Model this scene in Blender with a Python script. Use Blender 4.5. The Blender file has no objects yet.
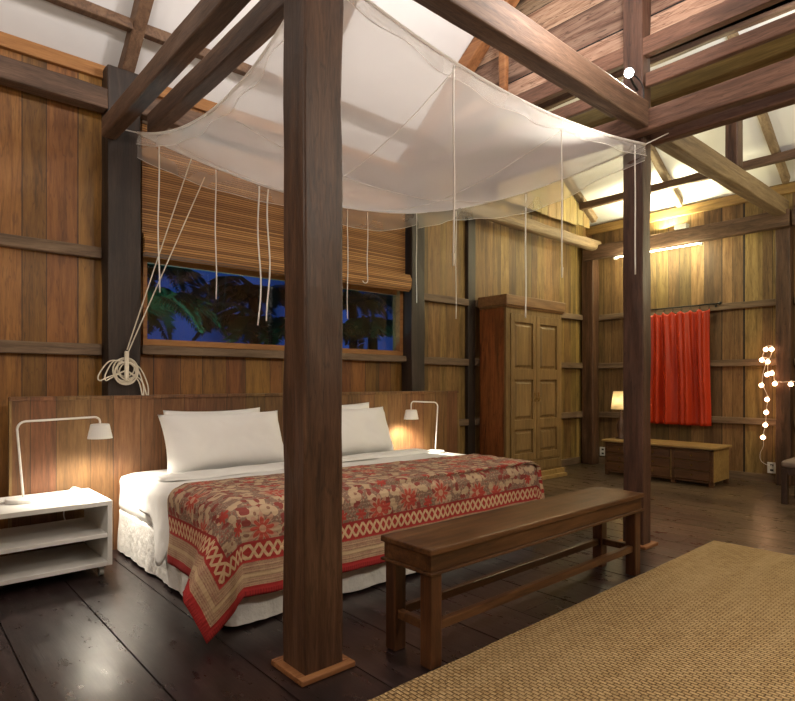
import bpy, bmesh, math, random
from mathutils import Vector, Matrix, noise
random.seed(7)
PI = math.pi
SC = bpy.context.scene
COL = SC.collection
WY = 4.36      # inner face of the wall behind the bed
WX = 7.41      # inner face of the far end wall
CAMH = 1.12

# ------------------------------------------------------------------ materials
def newmat(name):
    m = bpy.data.materials.new(name); m.use_nodes = True
    nt = m.node_tree; nt.nodes.clear()
    out = nt.nodes.new('ShaderNodeOutputMaterial')
    b = nt.nodes.new('ShaderNodeBsdfPrincipled')
    nt.links.new(b.outputs[0], out.inputs[0])
    return m, nt, b, out
class N:
    def __init__(s, nt): s.nt = nt
    def put(s, sock, v):
        if hasattr(v, 'is_output') or isinstance(v, bpy.types.NodeSocket): s.nt.links.new(v, sock)
        elif v is not None: sock.default_value = v
    def math(s, op, a, b=None, c=None, clamp=False):
        n = s.nt.nodes.new('ShaderNodeMath'); n.operation = op; n.use_clamp = clamp
        s.put(n.inputs[0], a)
        if b is not None: s.put(n.inputs[1], b)
        if c is not None: s.put(n.inputs[2], c)
        return n.outputs[0]
    def mix(s, f, a, b, mode='MIX'):
        n = s.nt.nodes.new('ShaderNodeMix'); n.data_type = 'RGBA'; n.blend_type = mode
        s.put(n.inputs[0], f); s.put(n.inputs[6], a); s.put(n.inputs[7], b)
        return n.outputs[2]
    def coord(s, kind='Object'):
        return s.nt.nodes.new('ShaderNodeTexCoord').outputs[kind]
    def mapping(s, v, scale=(1,1,1), loc=(0,0,0), rot=(0,0,0)):
        n = s.nt.nodes.new('ShaderNodeMapping'); s.put(n.inputs[0], v)
        n.inputs['Scale'].default_value = scale; n.inputs['Location'].default_value = loc; n.inputs['Rotation'].default_value = rot
        return n.outputs[0]
    def noise(s, v, scale=5, detail=4, rough=.5, dist=0, dim='3D'):
        n = s.nt.nodes.new('ShaderNodeTexNoise'); n.noise_dimensions = dim
        if dim == '1D': s.put(n.inputs['W'], v)
        else: s.put(n.inputs['Vector'], v)
        n.inputs['Scale'].default_value = scale; n.inputs['Detail'].default_value = detail
        n.inputs['Roughness'].default_value = rough; n.inputs['Distortion'].default_value = dist
        return n.outputs[0]
    def ramp(s, f, stops):
        n = s.nt.nodes.new('ShaderNodeValToRGB'); s.put(n.inputs[0], f)
        cr = n.color_ramp
        while len(cr.elements) < len(stops): cr.elements.new(0.5)
        for e, (p, c) in zip(cr.elements, stops): e.position = p; e.color = (*c, 1) if len(c) == 3 else c
        return n.outputs[0]
    def sep(s, v):
        n = s.nt.nodes.new('ShaderNodeSeparateXYZ'); s.put(n.inputs[0], v); return n.outputs
    def comb(s, x, y, z):
        n = s.nt.nodes.new('ShaderNodeCombineXYZ'); s.put(n.inputs[0], x); s.put(n.inputs[1], y); s.put(n.inputs[2], z); return n.outputs[0]
    def white(s, w):
        n = s.nt.nodes.new('ShaderNodeTexWhiteNoise'); n.noise_dimensions = '1D'; s.put(n.inputs['W'], w); return n.outputs
    def bump(s, h, strength=.3, dist=.01, normal=None):
        n = s.nt.nodes.new('ShaderNodeBump'); s.put(n.inputs['Height'], h)
        n.inputs['Strength'].default_value = strength; n.inputs['Distance'].default_value = dist
        if normal is not None: s.put(n.inputs['Normal'], normal)
        return n.outputs[0]

def wood(name, dark, mid, light, axis='z', rough=.6, scale=1.0, bump=.25, planks=None, var=.5, gapc=(.01,.006,.004), gap=.012, spots=0, endj=None, irregular=.25, rrange=None):
    """grain runs along axis; planks=(axis_letter,width) lays boards side by side"""
    m, nt, b, out = newmat(name); g = N(nt)
    co = g.coord('Object')
    x, y, z = g.sep(co)
    ax = dict(x=x, y=y, z=z)
    rnd = nt.nodes.new('ShaderNodeObjectInfo').outputs['Random']
    off = g.math('MULTIPLY', rnd, 37.0)
    pid = None; line = None
    if planks:
        c = ax[planks[0]]
        q = g.math('DIVIDE', c, planks[1])
        wob = g.noise(q, scale=.9, detail=0, dim='1D')
        q = g.math('ADD', q, g.math('MULTIPLY', wob, irregular*3))
        pid = g.math('FLOOR', q); fr = g.math('FRACT', q)
        if endj:
            c2 = g.math('ADD', g.math('DIVIDE', ax[endj[0]], endj[1]), g.math('MULTIPLY', g.white(g.math('ADD', pid, 91.3))[0], 5.0))
            pid2 = g.math('FLOOR', c2); fr2 = g.math('FRACT', c2)
            pid = g.math('ADD', pid, g.math('MULTIPLY', pid2, 13.37))
        line = g.math('ADD', g.math('LESS_THAN', fr, gap), g.math('GREATER_THAN', fr, 1-gap), clamp=True)
        if endj:
            e = endj[2]
            line = g.math('ADD', line, g.math('LESS_THAN', fr2, e), clamp=True)
        off = g.math('ADD', off, g.math('MULTIPLY', pid, 3.71))
    sc = {'x': (1.2,14,14), 'y': (14,1.2,14), 'z': (14,14,1.2)}[axis]
    v = g.mapping(co, scale=tuple(k*scale for k in sc))
    addv = nt.nodes.new('ShaderNodeVectorMath'); addv.operation = 'ADD'
    nt.links.new(v, addv.inputs[0]); nt.links.new(g.comb(off, off, off), addv.inputs[1]); v = addv.outputs[0]
    n1 = g.noise(v, scale=1.0, detail=6, rough=.62, dist=1.2)
    n2 = g.noise(v, scale=4.2, detail=3, rough=.6)
    n3 = g.noise(v, scale=13, detail=2, rough=.7)
    f = g.math('ADD', g.math('ADD', g.math('MULTIPLY', n1, .58), g.math('MULTIPLY', n2, .24)), g.math('MULTIPLY', n3, .18))
    c = g.ramp(f, [(.37, dark), (.5, mid), (.64, light)])
    big = g.noise(co, scale=1.7, detail=3)
    c = g.mix(g.math('MULTIPLY', g.ramp(big, [(.35,(0,0,0)),(.7,(1,1,1))]), .35), c, (*[k*.55 for k in mid],1))
    if spots:
        sp = g.noise(v, scale=.55, detail=2, rough=.4)
        crk = g.noise(g.mapping(v, scale=(1.6,)*3), scale=1.3, detail=2, rough=.5)
        c = g.mix(g.ramp(g.math('ABSOLUTE', g.math('SUBTRACT', crk, .5)), [(.0,(spots*.8,)*3),(.022,(0,0,0))]), c, (*[k*.35 for k in dark],1))
        c = g.mix(g.ramp(sp, [(.57,(0,0,0)),(.68,(spots,)*3)]), c, (*[k*.4 for k in dark],1))
    if planks:
        w = g.white(pid)
        k = g.math('ADD', 1-var*.55, g.math('MULTIPLY', w[0], var))
        hs = nt.nodes.new('ShaderNodeHueSaturation')
        hs.inputs['Hue'].default_value = .5
        g.put(hs.inputs['Hue'], g.math('ADD', .485, g.math('MULTIPLY', g.white(g.math('ADD', pid, 7.7))[0], .03)))
        g.put(hs.inputs['Value'], k); g.put(hs.inputs['Color'], c); c = hs.outputs[0]
        c = g.mix(line, c, (*gapc, 1))
    g.put(b.inputs['Base Color'], c)
    if rrange:
        g.put(b.inputs['Roughness'], g.math('ADD', rrange[0], g.math('MULTIPLY', g.noise(co, scale=3, detail=5), rrange[1]-rrange[0])))
    else: b.inputs['Roughness'].default_value = rough
    h = f
    if line is not None: h = g.math('SUBTRACT', g.math('MULTIPLY', f, .35), line)
    g.put(b.inputs['Normal'], g.bump(h, bump, .012))
    return m

def plain(name, col, rough=.5, metal=0, emit=None, estr=0, bumpy=0, bscale=40, spec=None):
    m, nt, b, out = newmat(name); g = N(nt)
    co = g.coord('Object')
    n = g.noise(co, scale=6, detail=3)
    g.put(b.inputs['Base Color'], g.mix(n, (*[k*.93 for k in col],1), (*col,1)))
    b.inputs['Roughness'].default_value = rough; b.inputs['Metallic'].default_value = metal
    if emit: b.inputs['Emission Color'].default_value = (*emit,1); b.inputs['Emission Strength'].default_value = estr
    if bumpy: g.put(b.inputs['Normal'], g.bump(g.noise(co, scale=bscale, detail=4), bumpy, .01))
    return m

M = {}
M['wall']   = wood('wall_planks', (.13,.050,.011), (.265,.108,.024), (.37,.165,.040), 'z', .5, planks=('x', .175), var=.45, spots=.5, rrange=(.35,.65))
M['wallr']  = wood('annex_planks', (.12,.07,.020), (.26,.155,.045), (.40,.26,.085), 'z', .6, planks=('x', .15), var=.75, spots=.5)
M['wally']  = wood('end_wall_planks', (.11,.062,.022), (.22,.13,.046), (.33,.21,.08), 'z', .6, planks=('y', .15), var=.7, spots=.5)
M['gable']  = wood('gable_planks', (.16,.080,.045), (.40,.26,.17), (.56,.41,.29), 'y', .85, planks=('z', .21), var=.6, spots=.9, bump=.5)
M['olive']  = wood('soffit_planks', (.12,.085,.026), (.22,.16,.05), (.33,.25,.09), 'y', .8, planks=('z', .3), var=.4)
M['rail']   = wood('rail_wood', (.09,.055,.032), (.17,.11,.065), (.25,.17,.105), 'x', .7)
M['raily']  = wood('rail_wood_y', (.09,.055,.032), (.17,.11,.065), (.25,.17,.105), 'y', .7)
M['trimw']  = wood('orange_trim', (.22,.09,.025), (.36,.16,.045), (.48,.23,.07), 'x', .6)
M['trimy']  = wood('golden_trim_y', (.18,.10,.03), (.29,.17,.05), (.38,.24,.08), 'y', .6)
M['beamx']  = wood('beam_wood_x', (.055,.028,.015), (.125,.068,.040), (.21,.125,.078), 'x', .65, bump=.35, spots=.5)
M['beamy']  = wood('beam_wood_y', (.055,.028,.015), (.125,.068,.040), (.21,.125,.078), 'y', .65, bump=.35, spots=.5)
M['beamr']  = wood('red_beam_wood_y', (.065,.030,.018), (.15,.072,.045), (.24,.125,.082), 'y', .6, bump=.35, spots=.5)
M['beamp']  = wood('pale_beam_wood', (.13,.085,.05), (.24,.165,.095), (.34,.25,.15), 'x', .7, bump=.3)
M['beamp2'] = wood('pale_batten_wood', (.16,.11,.05), (.30,.22,.10), (.42,.33,.17), 'y', .7, bump=.3)
M['raft']   = wood('rafter_wood', (.07,.036,.02), (.15,.082,.046), (.23,.14,.082), 'y', .65, bump=.3)
M['rafto']  = wood('orange_rafter_wood', (.16,.06,.02), (.30,.125,.045), (.4,.19,.075), 'y', .6, bump=.3)
M['post']   = wood('post_wood', (.034,.014,.007), (.084,.039,.020), (.155,.080,.044), 'z', .5, bump=.45, spots=.6)
M['postd']  = wood('dark_post_wood', (.013,.008,.006), (.028,.017,.012), (.055,.034,.024), 'z', .55, bump=.4)
M['postr']  = wood('post_wood_reddish', (.034,.016,.011), (.078,.036,.023), (.135,.068,.044), 'z', .45, bump=.4, spots=.6)
def mat_floor():
    m, nt, b, out = newmat('dark_polished_floorboards'); g = N(nt)
    co = g.coord('Object'); at = nt.nodes.new('ShaderNodeAttribute'); at.attribute_name = 'board'
    tone = at.outputs['Fac']
    off = g.math('MULTIPLY', tone, 50.0)
    v = nt.nodes.new('ShaderNodeVectorMath'); v.operation = 'ADD'
    nt.links.new(g.mapping(co, scale=(13,1.3,13)), v.inputs[0]); nt.links.new(g.comb(off, off, off), v.inputs[1]); v = v.outputs[0]
    n1 = g.noise(v, scale=1, detail=6, rough=.65, dist=1.5); n2 = g.noise(v, scale=9, detail=3)
    f = g.math('ADD', g.math('MULTIPLY', n1, .7), g.math('MULTIPLY', n2, .3))
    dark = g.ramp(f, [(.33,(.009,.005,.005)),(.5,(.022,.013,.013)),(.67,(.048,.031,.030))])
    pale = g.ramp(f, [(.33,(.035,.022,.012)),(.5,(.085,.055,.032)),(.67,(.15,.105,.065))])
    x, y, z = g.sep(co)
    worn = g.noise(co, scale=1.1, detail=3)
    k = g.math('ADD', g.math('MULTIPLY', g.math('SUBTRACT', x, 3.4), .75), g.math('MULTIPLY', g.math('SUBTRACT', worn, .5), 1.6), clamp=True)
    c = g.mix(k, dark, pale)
    hs = nt.nodes.new('ShaderNodeHueSaturation'); g.put(hs.inputs['Value'], g.math('ADD', .7, g.math('MULTIPLY', tone, .65))); g.put(hs.inputs['Color'], c); c = hs.outputs[0]
    g.put(b.inputs['Base Color'], c)
    scr = g.noise(g.mapping(co, scale=(3,1,1)), scale=4.5, detail=7, rough=.7)
    g.put(b.inputs['Roughness'], g.math('ADD', .13, g.math('MULTIPLY', scr, .36)))
    b.inputs['Specular IOR Level'].default_value = .6
    h = g.math('ADD', g.math('MULTIPLY', f, .6), g.math('MULTIPLY', g.noise(co, scale=5, detail=2), .9))
    g.put(b.inputs['Normal'], g.bump(h, .16, .012))
    return m
M['floor'] = mat_floor()
M['hb']     = wood('headboard_wood', (.080,.036,.013), (.165,.078,.029), (.255,.135,.054), 'z', .45, planks=('x', .16), var=.2, gap=.008, bump=.15)
M['bench']  = wood('bench_wood', (.040,.015,.006), (.098,.042,.016), (.175,.080,.032), 'x', .35, bump=.12, rrange=(.2,.5))
M['benchz'] = wood('bench_leg_wood', (.038,.014,.006), (.085,.033,.013), (.15,.064,.026), 'z', .4, bump=.12)
M['arm']    = wood('armoire_wood', (.13,.075,.026), (.22,.135,.05), (.31,.20,.08), 'z', .45, bump=.1)
M['armside']= wood('armoire_side_wood', (.07,.018,.006), (.24,.072,.02), (.36,.13,.04), 'z', .35, bump=.2, spots=.7)
M['armc']   = wood('armoire_crown_wood', (.12,.055,.02), (.22,.11,.04), (.30,.17,.07), 'x', .45, bump=.12)
M['chest']  = wood('chest_wood', (.05,.020,.008), (.10,.042,.016), (.16,.075,.03), 'y', .4, bump=.1)
M['chestt'] = wood('chest_top_wood', (.20,.12,.04), (.34,.215,.075), (.44,.30,.12), 'y', .4, bump=.1)
M['white']  = plain('white_lacquer', (.78,.77,.74), .35)
M['lampw']  = plain('white_lamp_metal', (.80,.79,.76), .4)
M['sheet']  = plain('white_cotton', (.84,.84,.83), .8, bumpy=.35, bscale=9)
M['skirt']  = plain('crumpled_white_cotton', (.78,.77,.75), .85, bumpy=1.0, bscale=24)
M['pillow'] = plain('pillow_cotton', (.85,.85,.84), .8, bumpy=.3, bscale=7)
M['brass']  = plain('aged_brass', (.30,.19,.07), .4, .9)
M['iron']   = plain('dark_iron', (.03,.028,.025), .45, .6)
M['rope']   = plain('cream_rope', (.72,.66,.54), .8)
M['cord']   = plain('white_cord', (.82,.79,.74), .7)
M['plastic']= plain('white_plastic', (.75,.75,.72), .4)
M['black']  = plain('black_plastic', (.02,.02,.02), .4)
M['cush']   = plain('brown_upholstery', (.20,.15,.12), .9, bumpy=.3)
M['stoolw'] = wood('stool_wood', (.02,.01,.007), (.05,.025,.016), (.09,.05,.03), 'z', .4)
M['ceil']   = plain('white_roof_board', (.78,.78,.79), .8)
M['clear']  = plain('smoky_caster', (.35,.35,.33), .2)
M['ground'] = plain('garden_soil', (.02,.03,.012), .9, bumpy=.6)
M['palm']   = plain('palm_leaf_green', (.05,.14,.05), .5)
M['trunk']  = plain('palm_trunk_bark', (.05,.04,.03), .9, bumpy=.6)
M['tower']  = plain('brick_plinth', (.1,.1,.1), .9)
M['led']    = plain('spotlight_lens', (.9,.9,.9), .3, emit=(1,.97,.9), estr=60)
M['tube']   = plain('lit_tube', (.9,.9,.8), .3, emit=(1,.93,.62), estr=14)
M['bulb']   = plain('fairy_bulb_glow', (.9,.6,.4), .3, emit=(1,.52,.27), estr=9)
M['bulbin'] = plain('bulb_glow', (.9,.8,.6), .3, emit=(1,.82,.55), estr=35)

def mat_shade():
    m, nt, b, out = newmat('linen_shade_lit'); g = N(nt)
    b.inputs['Base Color'].default_value = (.85,.75,.55,1); b.inputs['Roughness'].default_value = .8
    tr = nt.nodes.new('ShaderNodeBsdfTranslucent'); tr.inputs[0].default_value = (1,.9,.7,1)
    mx = nt.nodes.new('ShaderNodeMixShader'); mx.inputs[0].default_value = .7
    nt.links.new(b.outputs[0], mx.inputs[1]); nt.links.new(tr.outputs[0], mx.inputs[2]); nt.links.new(mx.outputs[0], out.inputs[0])
    return m
M['shade'] = mat_shade()

def mat_net(name, alpha, col):
    m, nt, b, out = newmat(name); g = N(nt)
    d = nt.nodes.new('ShaderNodeBsdfDiffuse'); d.inputs[0].default_value = (*col,1)
    t = nt.nodes.new('ShaderNodeBsdfTranslucent'); t.inputs[0].default_value = (*col,1)
    mx = nt.nodes.new('ShaderNodeMixShader'); mx.inputs[0].default_value = .5
    nt.links.new(d.outputs[0], mx.inputs[1]); nt.links.new(t.outputs[0], mx.inputs[2])
    tp = nt.nodes.new('ShaderNodeBsdfTransparent')
    m2 = nt.nodes.new('ShaderNodeMixShader')
    a = g.math('ADD', alpha-.08, g.math('MULTIPLY', g.noise(g.coord('Object'), scale=1.6, detail=3), .16), clamp=True)
    nt.links.new(a, m2.inputs[0]); nt.links.new(tp.outputs[0], m2.inputs[1]); nt.links.new(mx.outputs[0], m2.inputs[2])
    nt.links.new(m2.outputs[0], out.inputs[0])
    return m
M['net']  = mat_net('sheer_net', .58, (.93,.91,.90))
M['net2'] = mat_net('sheer_net_valance', .30, (.84,.80,.77))
M['tape'] = mat_net('net_tape', .82, (.86,.83,.80))

def mat_glass():
    m, nt, b, out = newmat('window_glass'); g = N(nt)
    gl = nt.nodes.new('ShaderNodeBsdfGlossy'); gl.inputs['Roughness'].default_value = .02
    tp = nt.nodes.new('ShaderNodeBsdfTransparent'); tp.inputs[0].default_value = (.85,.92,.95,1)
    mx = nt.nodes.new('ShaderNodeMixShader'); mx.inputs[0].default_value = .05
    nt.links.new(tp.outputs[0], mx.inputs[1]); nt.links.new(gl.outputs[0], mx.inputs[2]); nt.links.new(mx.outputs[0], out.inputs[0])
    return m
M['glass'] = mat_glass()

def mat_blind():
    m, nt, b, out = newmat('bamboo_slats'); g = N(nt)
    co = g.coord('Object'); x, y, z = g.sep(co)
    q = g.math('DIVIDE', z, .0165); idn = g.math('FLOOR', q); fr = g.math('FRACT', q)
    w = g.white(idn)[0]
    c = g.ramp(w, [(0,(.20,.085,.02)),(.5,(.40,.19,.055)),(1,(.58,.31,.10))])
    n = g.noise(g.mapping(co, scale=(2,30,60)), scale=1, detail=3)
    c = g.mix(g.math('MULTIPLY', n, .5), c, (.28,.12,.035,1))
    edge = g.math('MULTIPLY', g.math('LESS_THAN', fr, .26), .85)
    c = g.mix(edge, c, (.05,.02,.006,1))
    g.put(b.inputs['Base Color'], c); b.inputs['Roughness'].default_value = .55
    hh = g.math('SINE', g.math('MULTIPLY', fr, PI))
    g.put(b.inputs['Normal'], g.bump(hh, .6, .004))
    return m
M['blind'] = mat_blind()

def mat_rug():
    m, nt, b, out = newmat('woven_jute'); g = N(nt)
    co = g.coord('Object')
    v = g.mapping(co, scale=(1,1,1))
    br = nt.nodes.new('ShaderNodeTexBrick')
    nt.links.new(g.mapping(co, rot=(0,0,PI/2)), br.inputs['Vector'])
    br.offset = .5; br.inputs['Scale'].default_value = 1.0
    br.inputs['Brick Width'].default_value = .034; br.inputs['Row Height'].default_value = .019
    br.inputs['Mortar Size'].default_value = .0034; br.inputs['Mortar Smooth'].default_value = 1.0; br.inputs['Bias'].default_value = 0
    br.inputs['Color1'].default_value = (.38,.25,.105,1); br.inputs['Color2'].default_value = (.54,.375,.175,1)
    br.inputs['Mortar'].default_value = (.17,.095,.033,1)
    n = g.noise(co, scale=30, detail=5, rough=.7)
    c = g.mix(g.math('MULTIPLY', n, .6), br.outputs['Color'], (.30,.18,.075,1))
    stre = g.noise(g.mapping(co, scale=(.6,5,1)), scale=2.2, detail=4)
    c = g.mix(g.ramp(stre, [(.4,(0,0,0)),(.75,(.45,.45,.45))]), c, (.52,.37,.19,1))
    spk = g.noise(co, scale=70, detail=1)
    c = g.mix(g.ramp(spk, [(.66,(0,0,0)),(.72,(.8,.8,.8))]), c, (.10,.05,.018,1))
    g.put(b.inputs['Base Color'], c); b.inputs['Roughness'].default_value = .95
    h = g.math('ADD', g.math('MULTIPLY', br.outputs['Fac'], -1.0), g.math('MULTIPLY', n, .5))
    g.put(b.inputs['Normal'], g.bump(h, .9, .012))
    return m
M['rug'] = mat_rug()

def mat_curtain():
    m, nt, b, out = newmat('red_satin'); g = N(nt)
    co = g.coord('Object')
    n = g.noise(g.mapping(co, scale=(1,12,1.2)), scale=1.5, detail=3)
    g.put(b.inputs['Base Color'], g.mix(n, (.33,.018,.005,1), (.52,.045,.010,1)))
    b.inputs['Roughness'].default_value = .42
    b.inputs['Specular IOR Level'].default_value = .35
    return m
M['curtain'] = mat_curtain()

QW, QT, QL, QF = 0.0, 0.0, 0.36, 0.43     # filled below with the quilt's cloth size
def mat_quilt(W, T):
    m, nt, b, out = newmat('block_printed_quilt'); g = N(nt)
    uv = g.coord('UV'); s, t, _ = g.sep(uv)          # metres along the cloth; t=0 is the foot hem
    s2 = g.math('SUBTRACT', W, s)
    sm = g.math('MINIMUM', s, s2)
    d = g.math('MINIMUM', sm, t)
    useT = g.math('LESS_THAN', t, sm)
    along = g.math('ADD', g.math('MULTIPLY', useT, s), g.math('MULTIPLY', g.math('SUBTRACT', 1, useT), t))
    nz = nt.nodes.new('ShaderNodeTexNoise'); nz.inputs['Scale'].default_value = 14; nt.links.new(uv, nz.inputs['Vector'])
    wv = nt.nodes.new('ShaderNodeVectorMath'); wv.operation = 'MULTIPLY_ADD'; nt.links.new(nz.outputs['Color'], wv.inputs[0]); wv.inputs[1].default_value = (.03,.03,0); nt.links.new(uv, wv.inputs[2]); uv = wv.outputs[0]
    # field
    fine = g.noise(uv, scale=95, detail=2)
    base = g.mix(g.noise(uv, scale=22, detail=4), (.15,.085,.062,1), (.30,.19,.135,1))
    base = g.mix(g.ramp(fine, [(.54,(0,0,0)),(.6,(.8,.8,.8))]), base, (.44,.31,.21,1))
    base = g.mix(g.ramp(g.noise(uv, scale=70, detail=2), [(.58,(0,0,0)),(.64,(.8,.8,.8))]), base, (.34,.06,.045,1))
    def blob(scale, seed, size, petals, rnd=.75):
        v = nt.nodes.new('ShaderNodeTexVoronoi'); v.voronoi_dimensions = '2D'
        mp = g.mapping(uv, loc=(seed, seed*.37, 0)); nt.links.new(mp, v.inputs['Vector'])
        v.inputs['Scale'].default_value = scale; v.inputs['Randomness'].default_value = rnd
        sub = nt.nodes.new('ShaderNodeVectorMath'); sub.operation = 'SUBTRACT'
        nt.links.new(mp, sub.inputs[0]); nt.links.new(v.outputs['Position'], sub.inputs[1])
        px_, py_, _z = g.sep(sub.outputs[0])
        r = g.math('SQRT', g.math('ADD', g.math('MULTIPLY', px_, px_), g.math('MULTIPLY', py_, py_)))
        ang = g.math('ARCTAN2', py_, px_)
        sp = nt.nodes.new('ShaderNodeSeparateColor'); nt.links.new(v.outputs['Color'], sp.inputs[0])
        ph = g.math('MULTIPLY', sp.outputs[0], 6.28)
        pet = g.math('ABSOLUTE', g.math('COSINE', g.math('ADD', g.math('MULTIPLY', ang, petals/2), ph)))
        lim = g.math('MULTIPLY', g.math('ADD', .38, g.math('MULTIPLY', pet, .62)), size)
        inside = g.math('LESS_THAN', r, lim)
        ring = g.math('LESS_THAN', r, g.math('MULTIPLY', lim, .72))
        core = g.math('LESS_THAN', r, size*.22)
        return inside, ring, core, sp.outputs[1]
    i3, r3, c3, k3 = blob(13, 5.1, .036, 2)           # cream leaves
    c = g.mix(g.math('MULTIPLY', i3, g.math('GREATER_THAN', k3, .4)), base, (.50,.36,.23,1))
    i4, r4, c4, k4 = blob(17, 1.7, .024, 2)
    c = g.mix(g.math('MULTIPLY', i4, g.math('GREATER_THAN', k4, .45)), c, (.24,.045,.035,1))
    i5, r5, c5, k5 = blob(10.0, 8.3, .040, 2)
    c = g.mix(g.math('MULTIPLY', i5, g.math('GREATER_THAN', k5, .55)), c, (.48,.34,.22,1)); c = g.mix(g.math('MULTIPLY', c5, g.math('GREATER_THAN', k5, .55)), c, (.25,.12,.08,1))
    i1, r1, c1, k1 = blob(3.9, 2.2, .082, 9, .6)      # large red flowers
    pk = g.math('GREATER_THAN', k1, .25)
    c = g.mix(g.math('MULTIPLY', i1, pk), c, (.46,.25,.17,1)); c = g.mix(g.math('MULTIPLY', r1, pk), c, g.mix(fine, (.36,.035,.025,1), (.52,.10,.06,1))); c = g.mix(g.math('MULTIPLY', c1, pk), c, (.52,.28,.18,1))
    i2, r2, c2, k2 = blob(6.5, 9.4, .048, 6)
    c = g.mix(g.math('MULTIPLY', r2, g.math('GREATER_THAN', k2, .45)), c, (.42,.05,.035,1))
    # lattice band
    per = .092
    u = g.math('PINGPONG', g.math('DIVIDE', along, per), .5)
    u = g.math('MULTIPLY', u, 2)
    B0, B1 = .165, .235
    vv = g.math('DIVIDE', g.math('SUBTRACT', d, B0), B1-B0)
    l1 = g.math('LESS_THAN', g.math('ABSOLUTE', g.math('SUBTRACT', u, vv)), .17)
    l2 = g.math('LESS_THAN', g.math('ABSOLUTE', g.math('SUBTRACT', g.math('SUBTRACT', 1, u), vv)), .17)
    lat = g.math('MAXIMUM', l1, l2)
    band = g.mix(lat, (.36,.028,.022,1), (.64,.44,.26,1))
    def below(x): return g.math('LESS_THAN', d, x)
    c = g.mix(below(B1+.012), c, (.30,.022,.02,1))
    c = g.mix(below(B1), c, band)
    c = g.mix(below(B0), c, (.40,.03,.025,1))
    stripe = g.math('GREATER_THAN', g.math('FRACT', g.math('DIVIDE', d, .011)), .55)
    dots = g.noise(uv, scale=160, detail=2)
    beige = g.mix(g.math('MULTIPLY', stripe, g.ramp(dots, [(.4,(.1,.1,.1)),(.6,(.8,.8,.8))])), (.50,.34,.21,1), (.26,.10,.08,1))
    beige = g.mix(g.ramp(g.noise(g.mapping(uv, scale=(1,1,1)), scale=26, detail=4), [(.45,(0,0,0)),(.7,(.55,.55,.55))]), beige, (.34,.15,.11,1))
    c = g.mix(below(B0-.012), c, beige)
    c = g.mix(g.math('MULTIPLY', below(.105), g.math('GREATER_THAN', d, .085)), c, (.56,.40,.24,1))
    c = g.mix(below(.046), c, (.42,.025,.025,1))
    fr = g.math('GREATER_THAN', g.math('FRACT', g.math('DIVIDE', along, .012)), .75)
    c = g.mix(g.math('MULTIPLY', below(.026), fr), c, (.25,.012,.015,1))
    g.put(b.inputs['Base Color'], c); b.inputs['Roughness'].default_value = .85
    h = g.math('ADD', g.noise(uv, scale=60, detail=3), g.math('MULTIPLY', g.math('SINE', g.math('MULTIPLY', t, 300)), .3))
    g.put(b.inputs['Normal'], g.bump(h, .25, .006))
    return m

# ------------------------------------------------------------------ builders
def box(bm, lo, hi, mtx=None):
    x0,y0,z0 = lo; x1,y1,z1 = hi
    vs = [bm.verts.new(p) for p in ((x0,y0,z0),(x1,y0,z0),(x1,y1,z0),(x0,y1,z0),(x0,y0,z1),(x1,y0,z1),(x1,y1,z1),(x0,y1,z1))]
    if mtx is not None:
        for v in vs: v.co = mtx @ v.co
    for f in ((0,3,2,1),(4,5,6,7),(0,1,5,4),(1,2,6,5),(2,3,7,6),(3,0,4,7)): bm.faces.new([vs[i] for i in f])
    return vs
def BM(*boxes):
    bm = bmesh.new()
    for b in boxes: box(bm, *b)
    return bm
def obj(name, bm, mat, parent=None, origin=None, bevel=0, smooth=False, seg=2, subsurf=0):
    bmesh.ops.recalc_face_normals(bm, faces=bm.faces[:]) if not getattr(obj, 'keep', False) else None
    if parent is not None:
        o0 = Vector(parent['_o'])
    elif origin is not None: o0 = Vector(origin)
    else:
        xs = [v.co for v in bm.verts]
        o0 = Vector(((min(v.x for v in xs)+max(v.x for v in xs))/2, (min(v.y for v in xs)+max(v.y for v in xs))/2, min(v.z for v in xs)))
    for v in bm.verts: v.co -= o0
    me = bpy.data.meshes.new(name); bm.to_mesh(me); bm.free()
    me.materials.append(mat)
    if smooth:
        for p in me.polygons: p.use_smooth = True
    o = bpy.data.objects.new(name, me); COL.objects.link(o)
    if parent is not None:
        root = parent
        o.parent = parent
        if parent.type == 'MESH' or parent.parent is not None: pass
        o['_o'] = tuple(o0)
    else:
        o.location = o0; o['_o'] = tuple(o0)
    if bevel:
        md = o.modifiers.new('bevel', 'BEVEL'); md.width = bevel; md.segments = seg; md.limit_method = 'ANGLE'; md.angle_limit = .6
    if subsurf:
        md = o.modifiers.new('sub', 'SUBSURF'); md.levels = subsurf; md.render_levels = subsurf
    return o
def thing(name, label, cat, loc, group=None):
    o = bpy.data.objects.new(name, None); COL.objects.link(o); o.empty_display_size = .1
    o.location = loc; o['_o'] = tuple(loc); o['label'] = label; o['category'] = cat
    if group: o['group'] = group
    return o
def tag(o, label, cat, group=None):
    o['label'] = label; o['category'] = cat
    if group: o['group'] = group
    return o
def struct(name, bm, mat, **k):
    o = obj(name, bm, mat, **k); o['kind'] = 'structure'; return o

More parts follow.
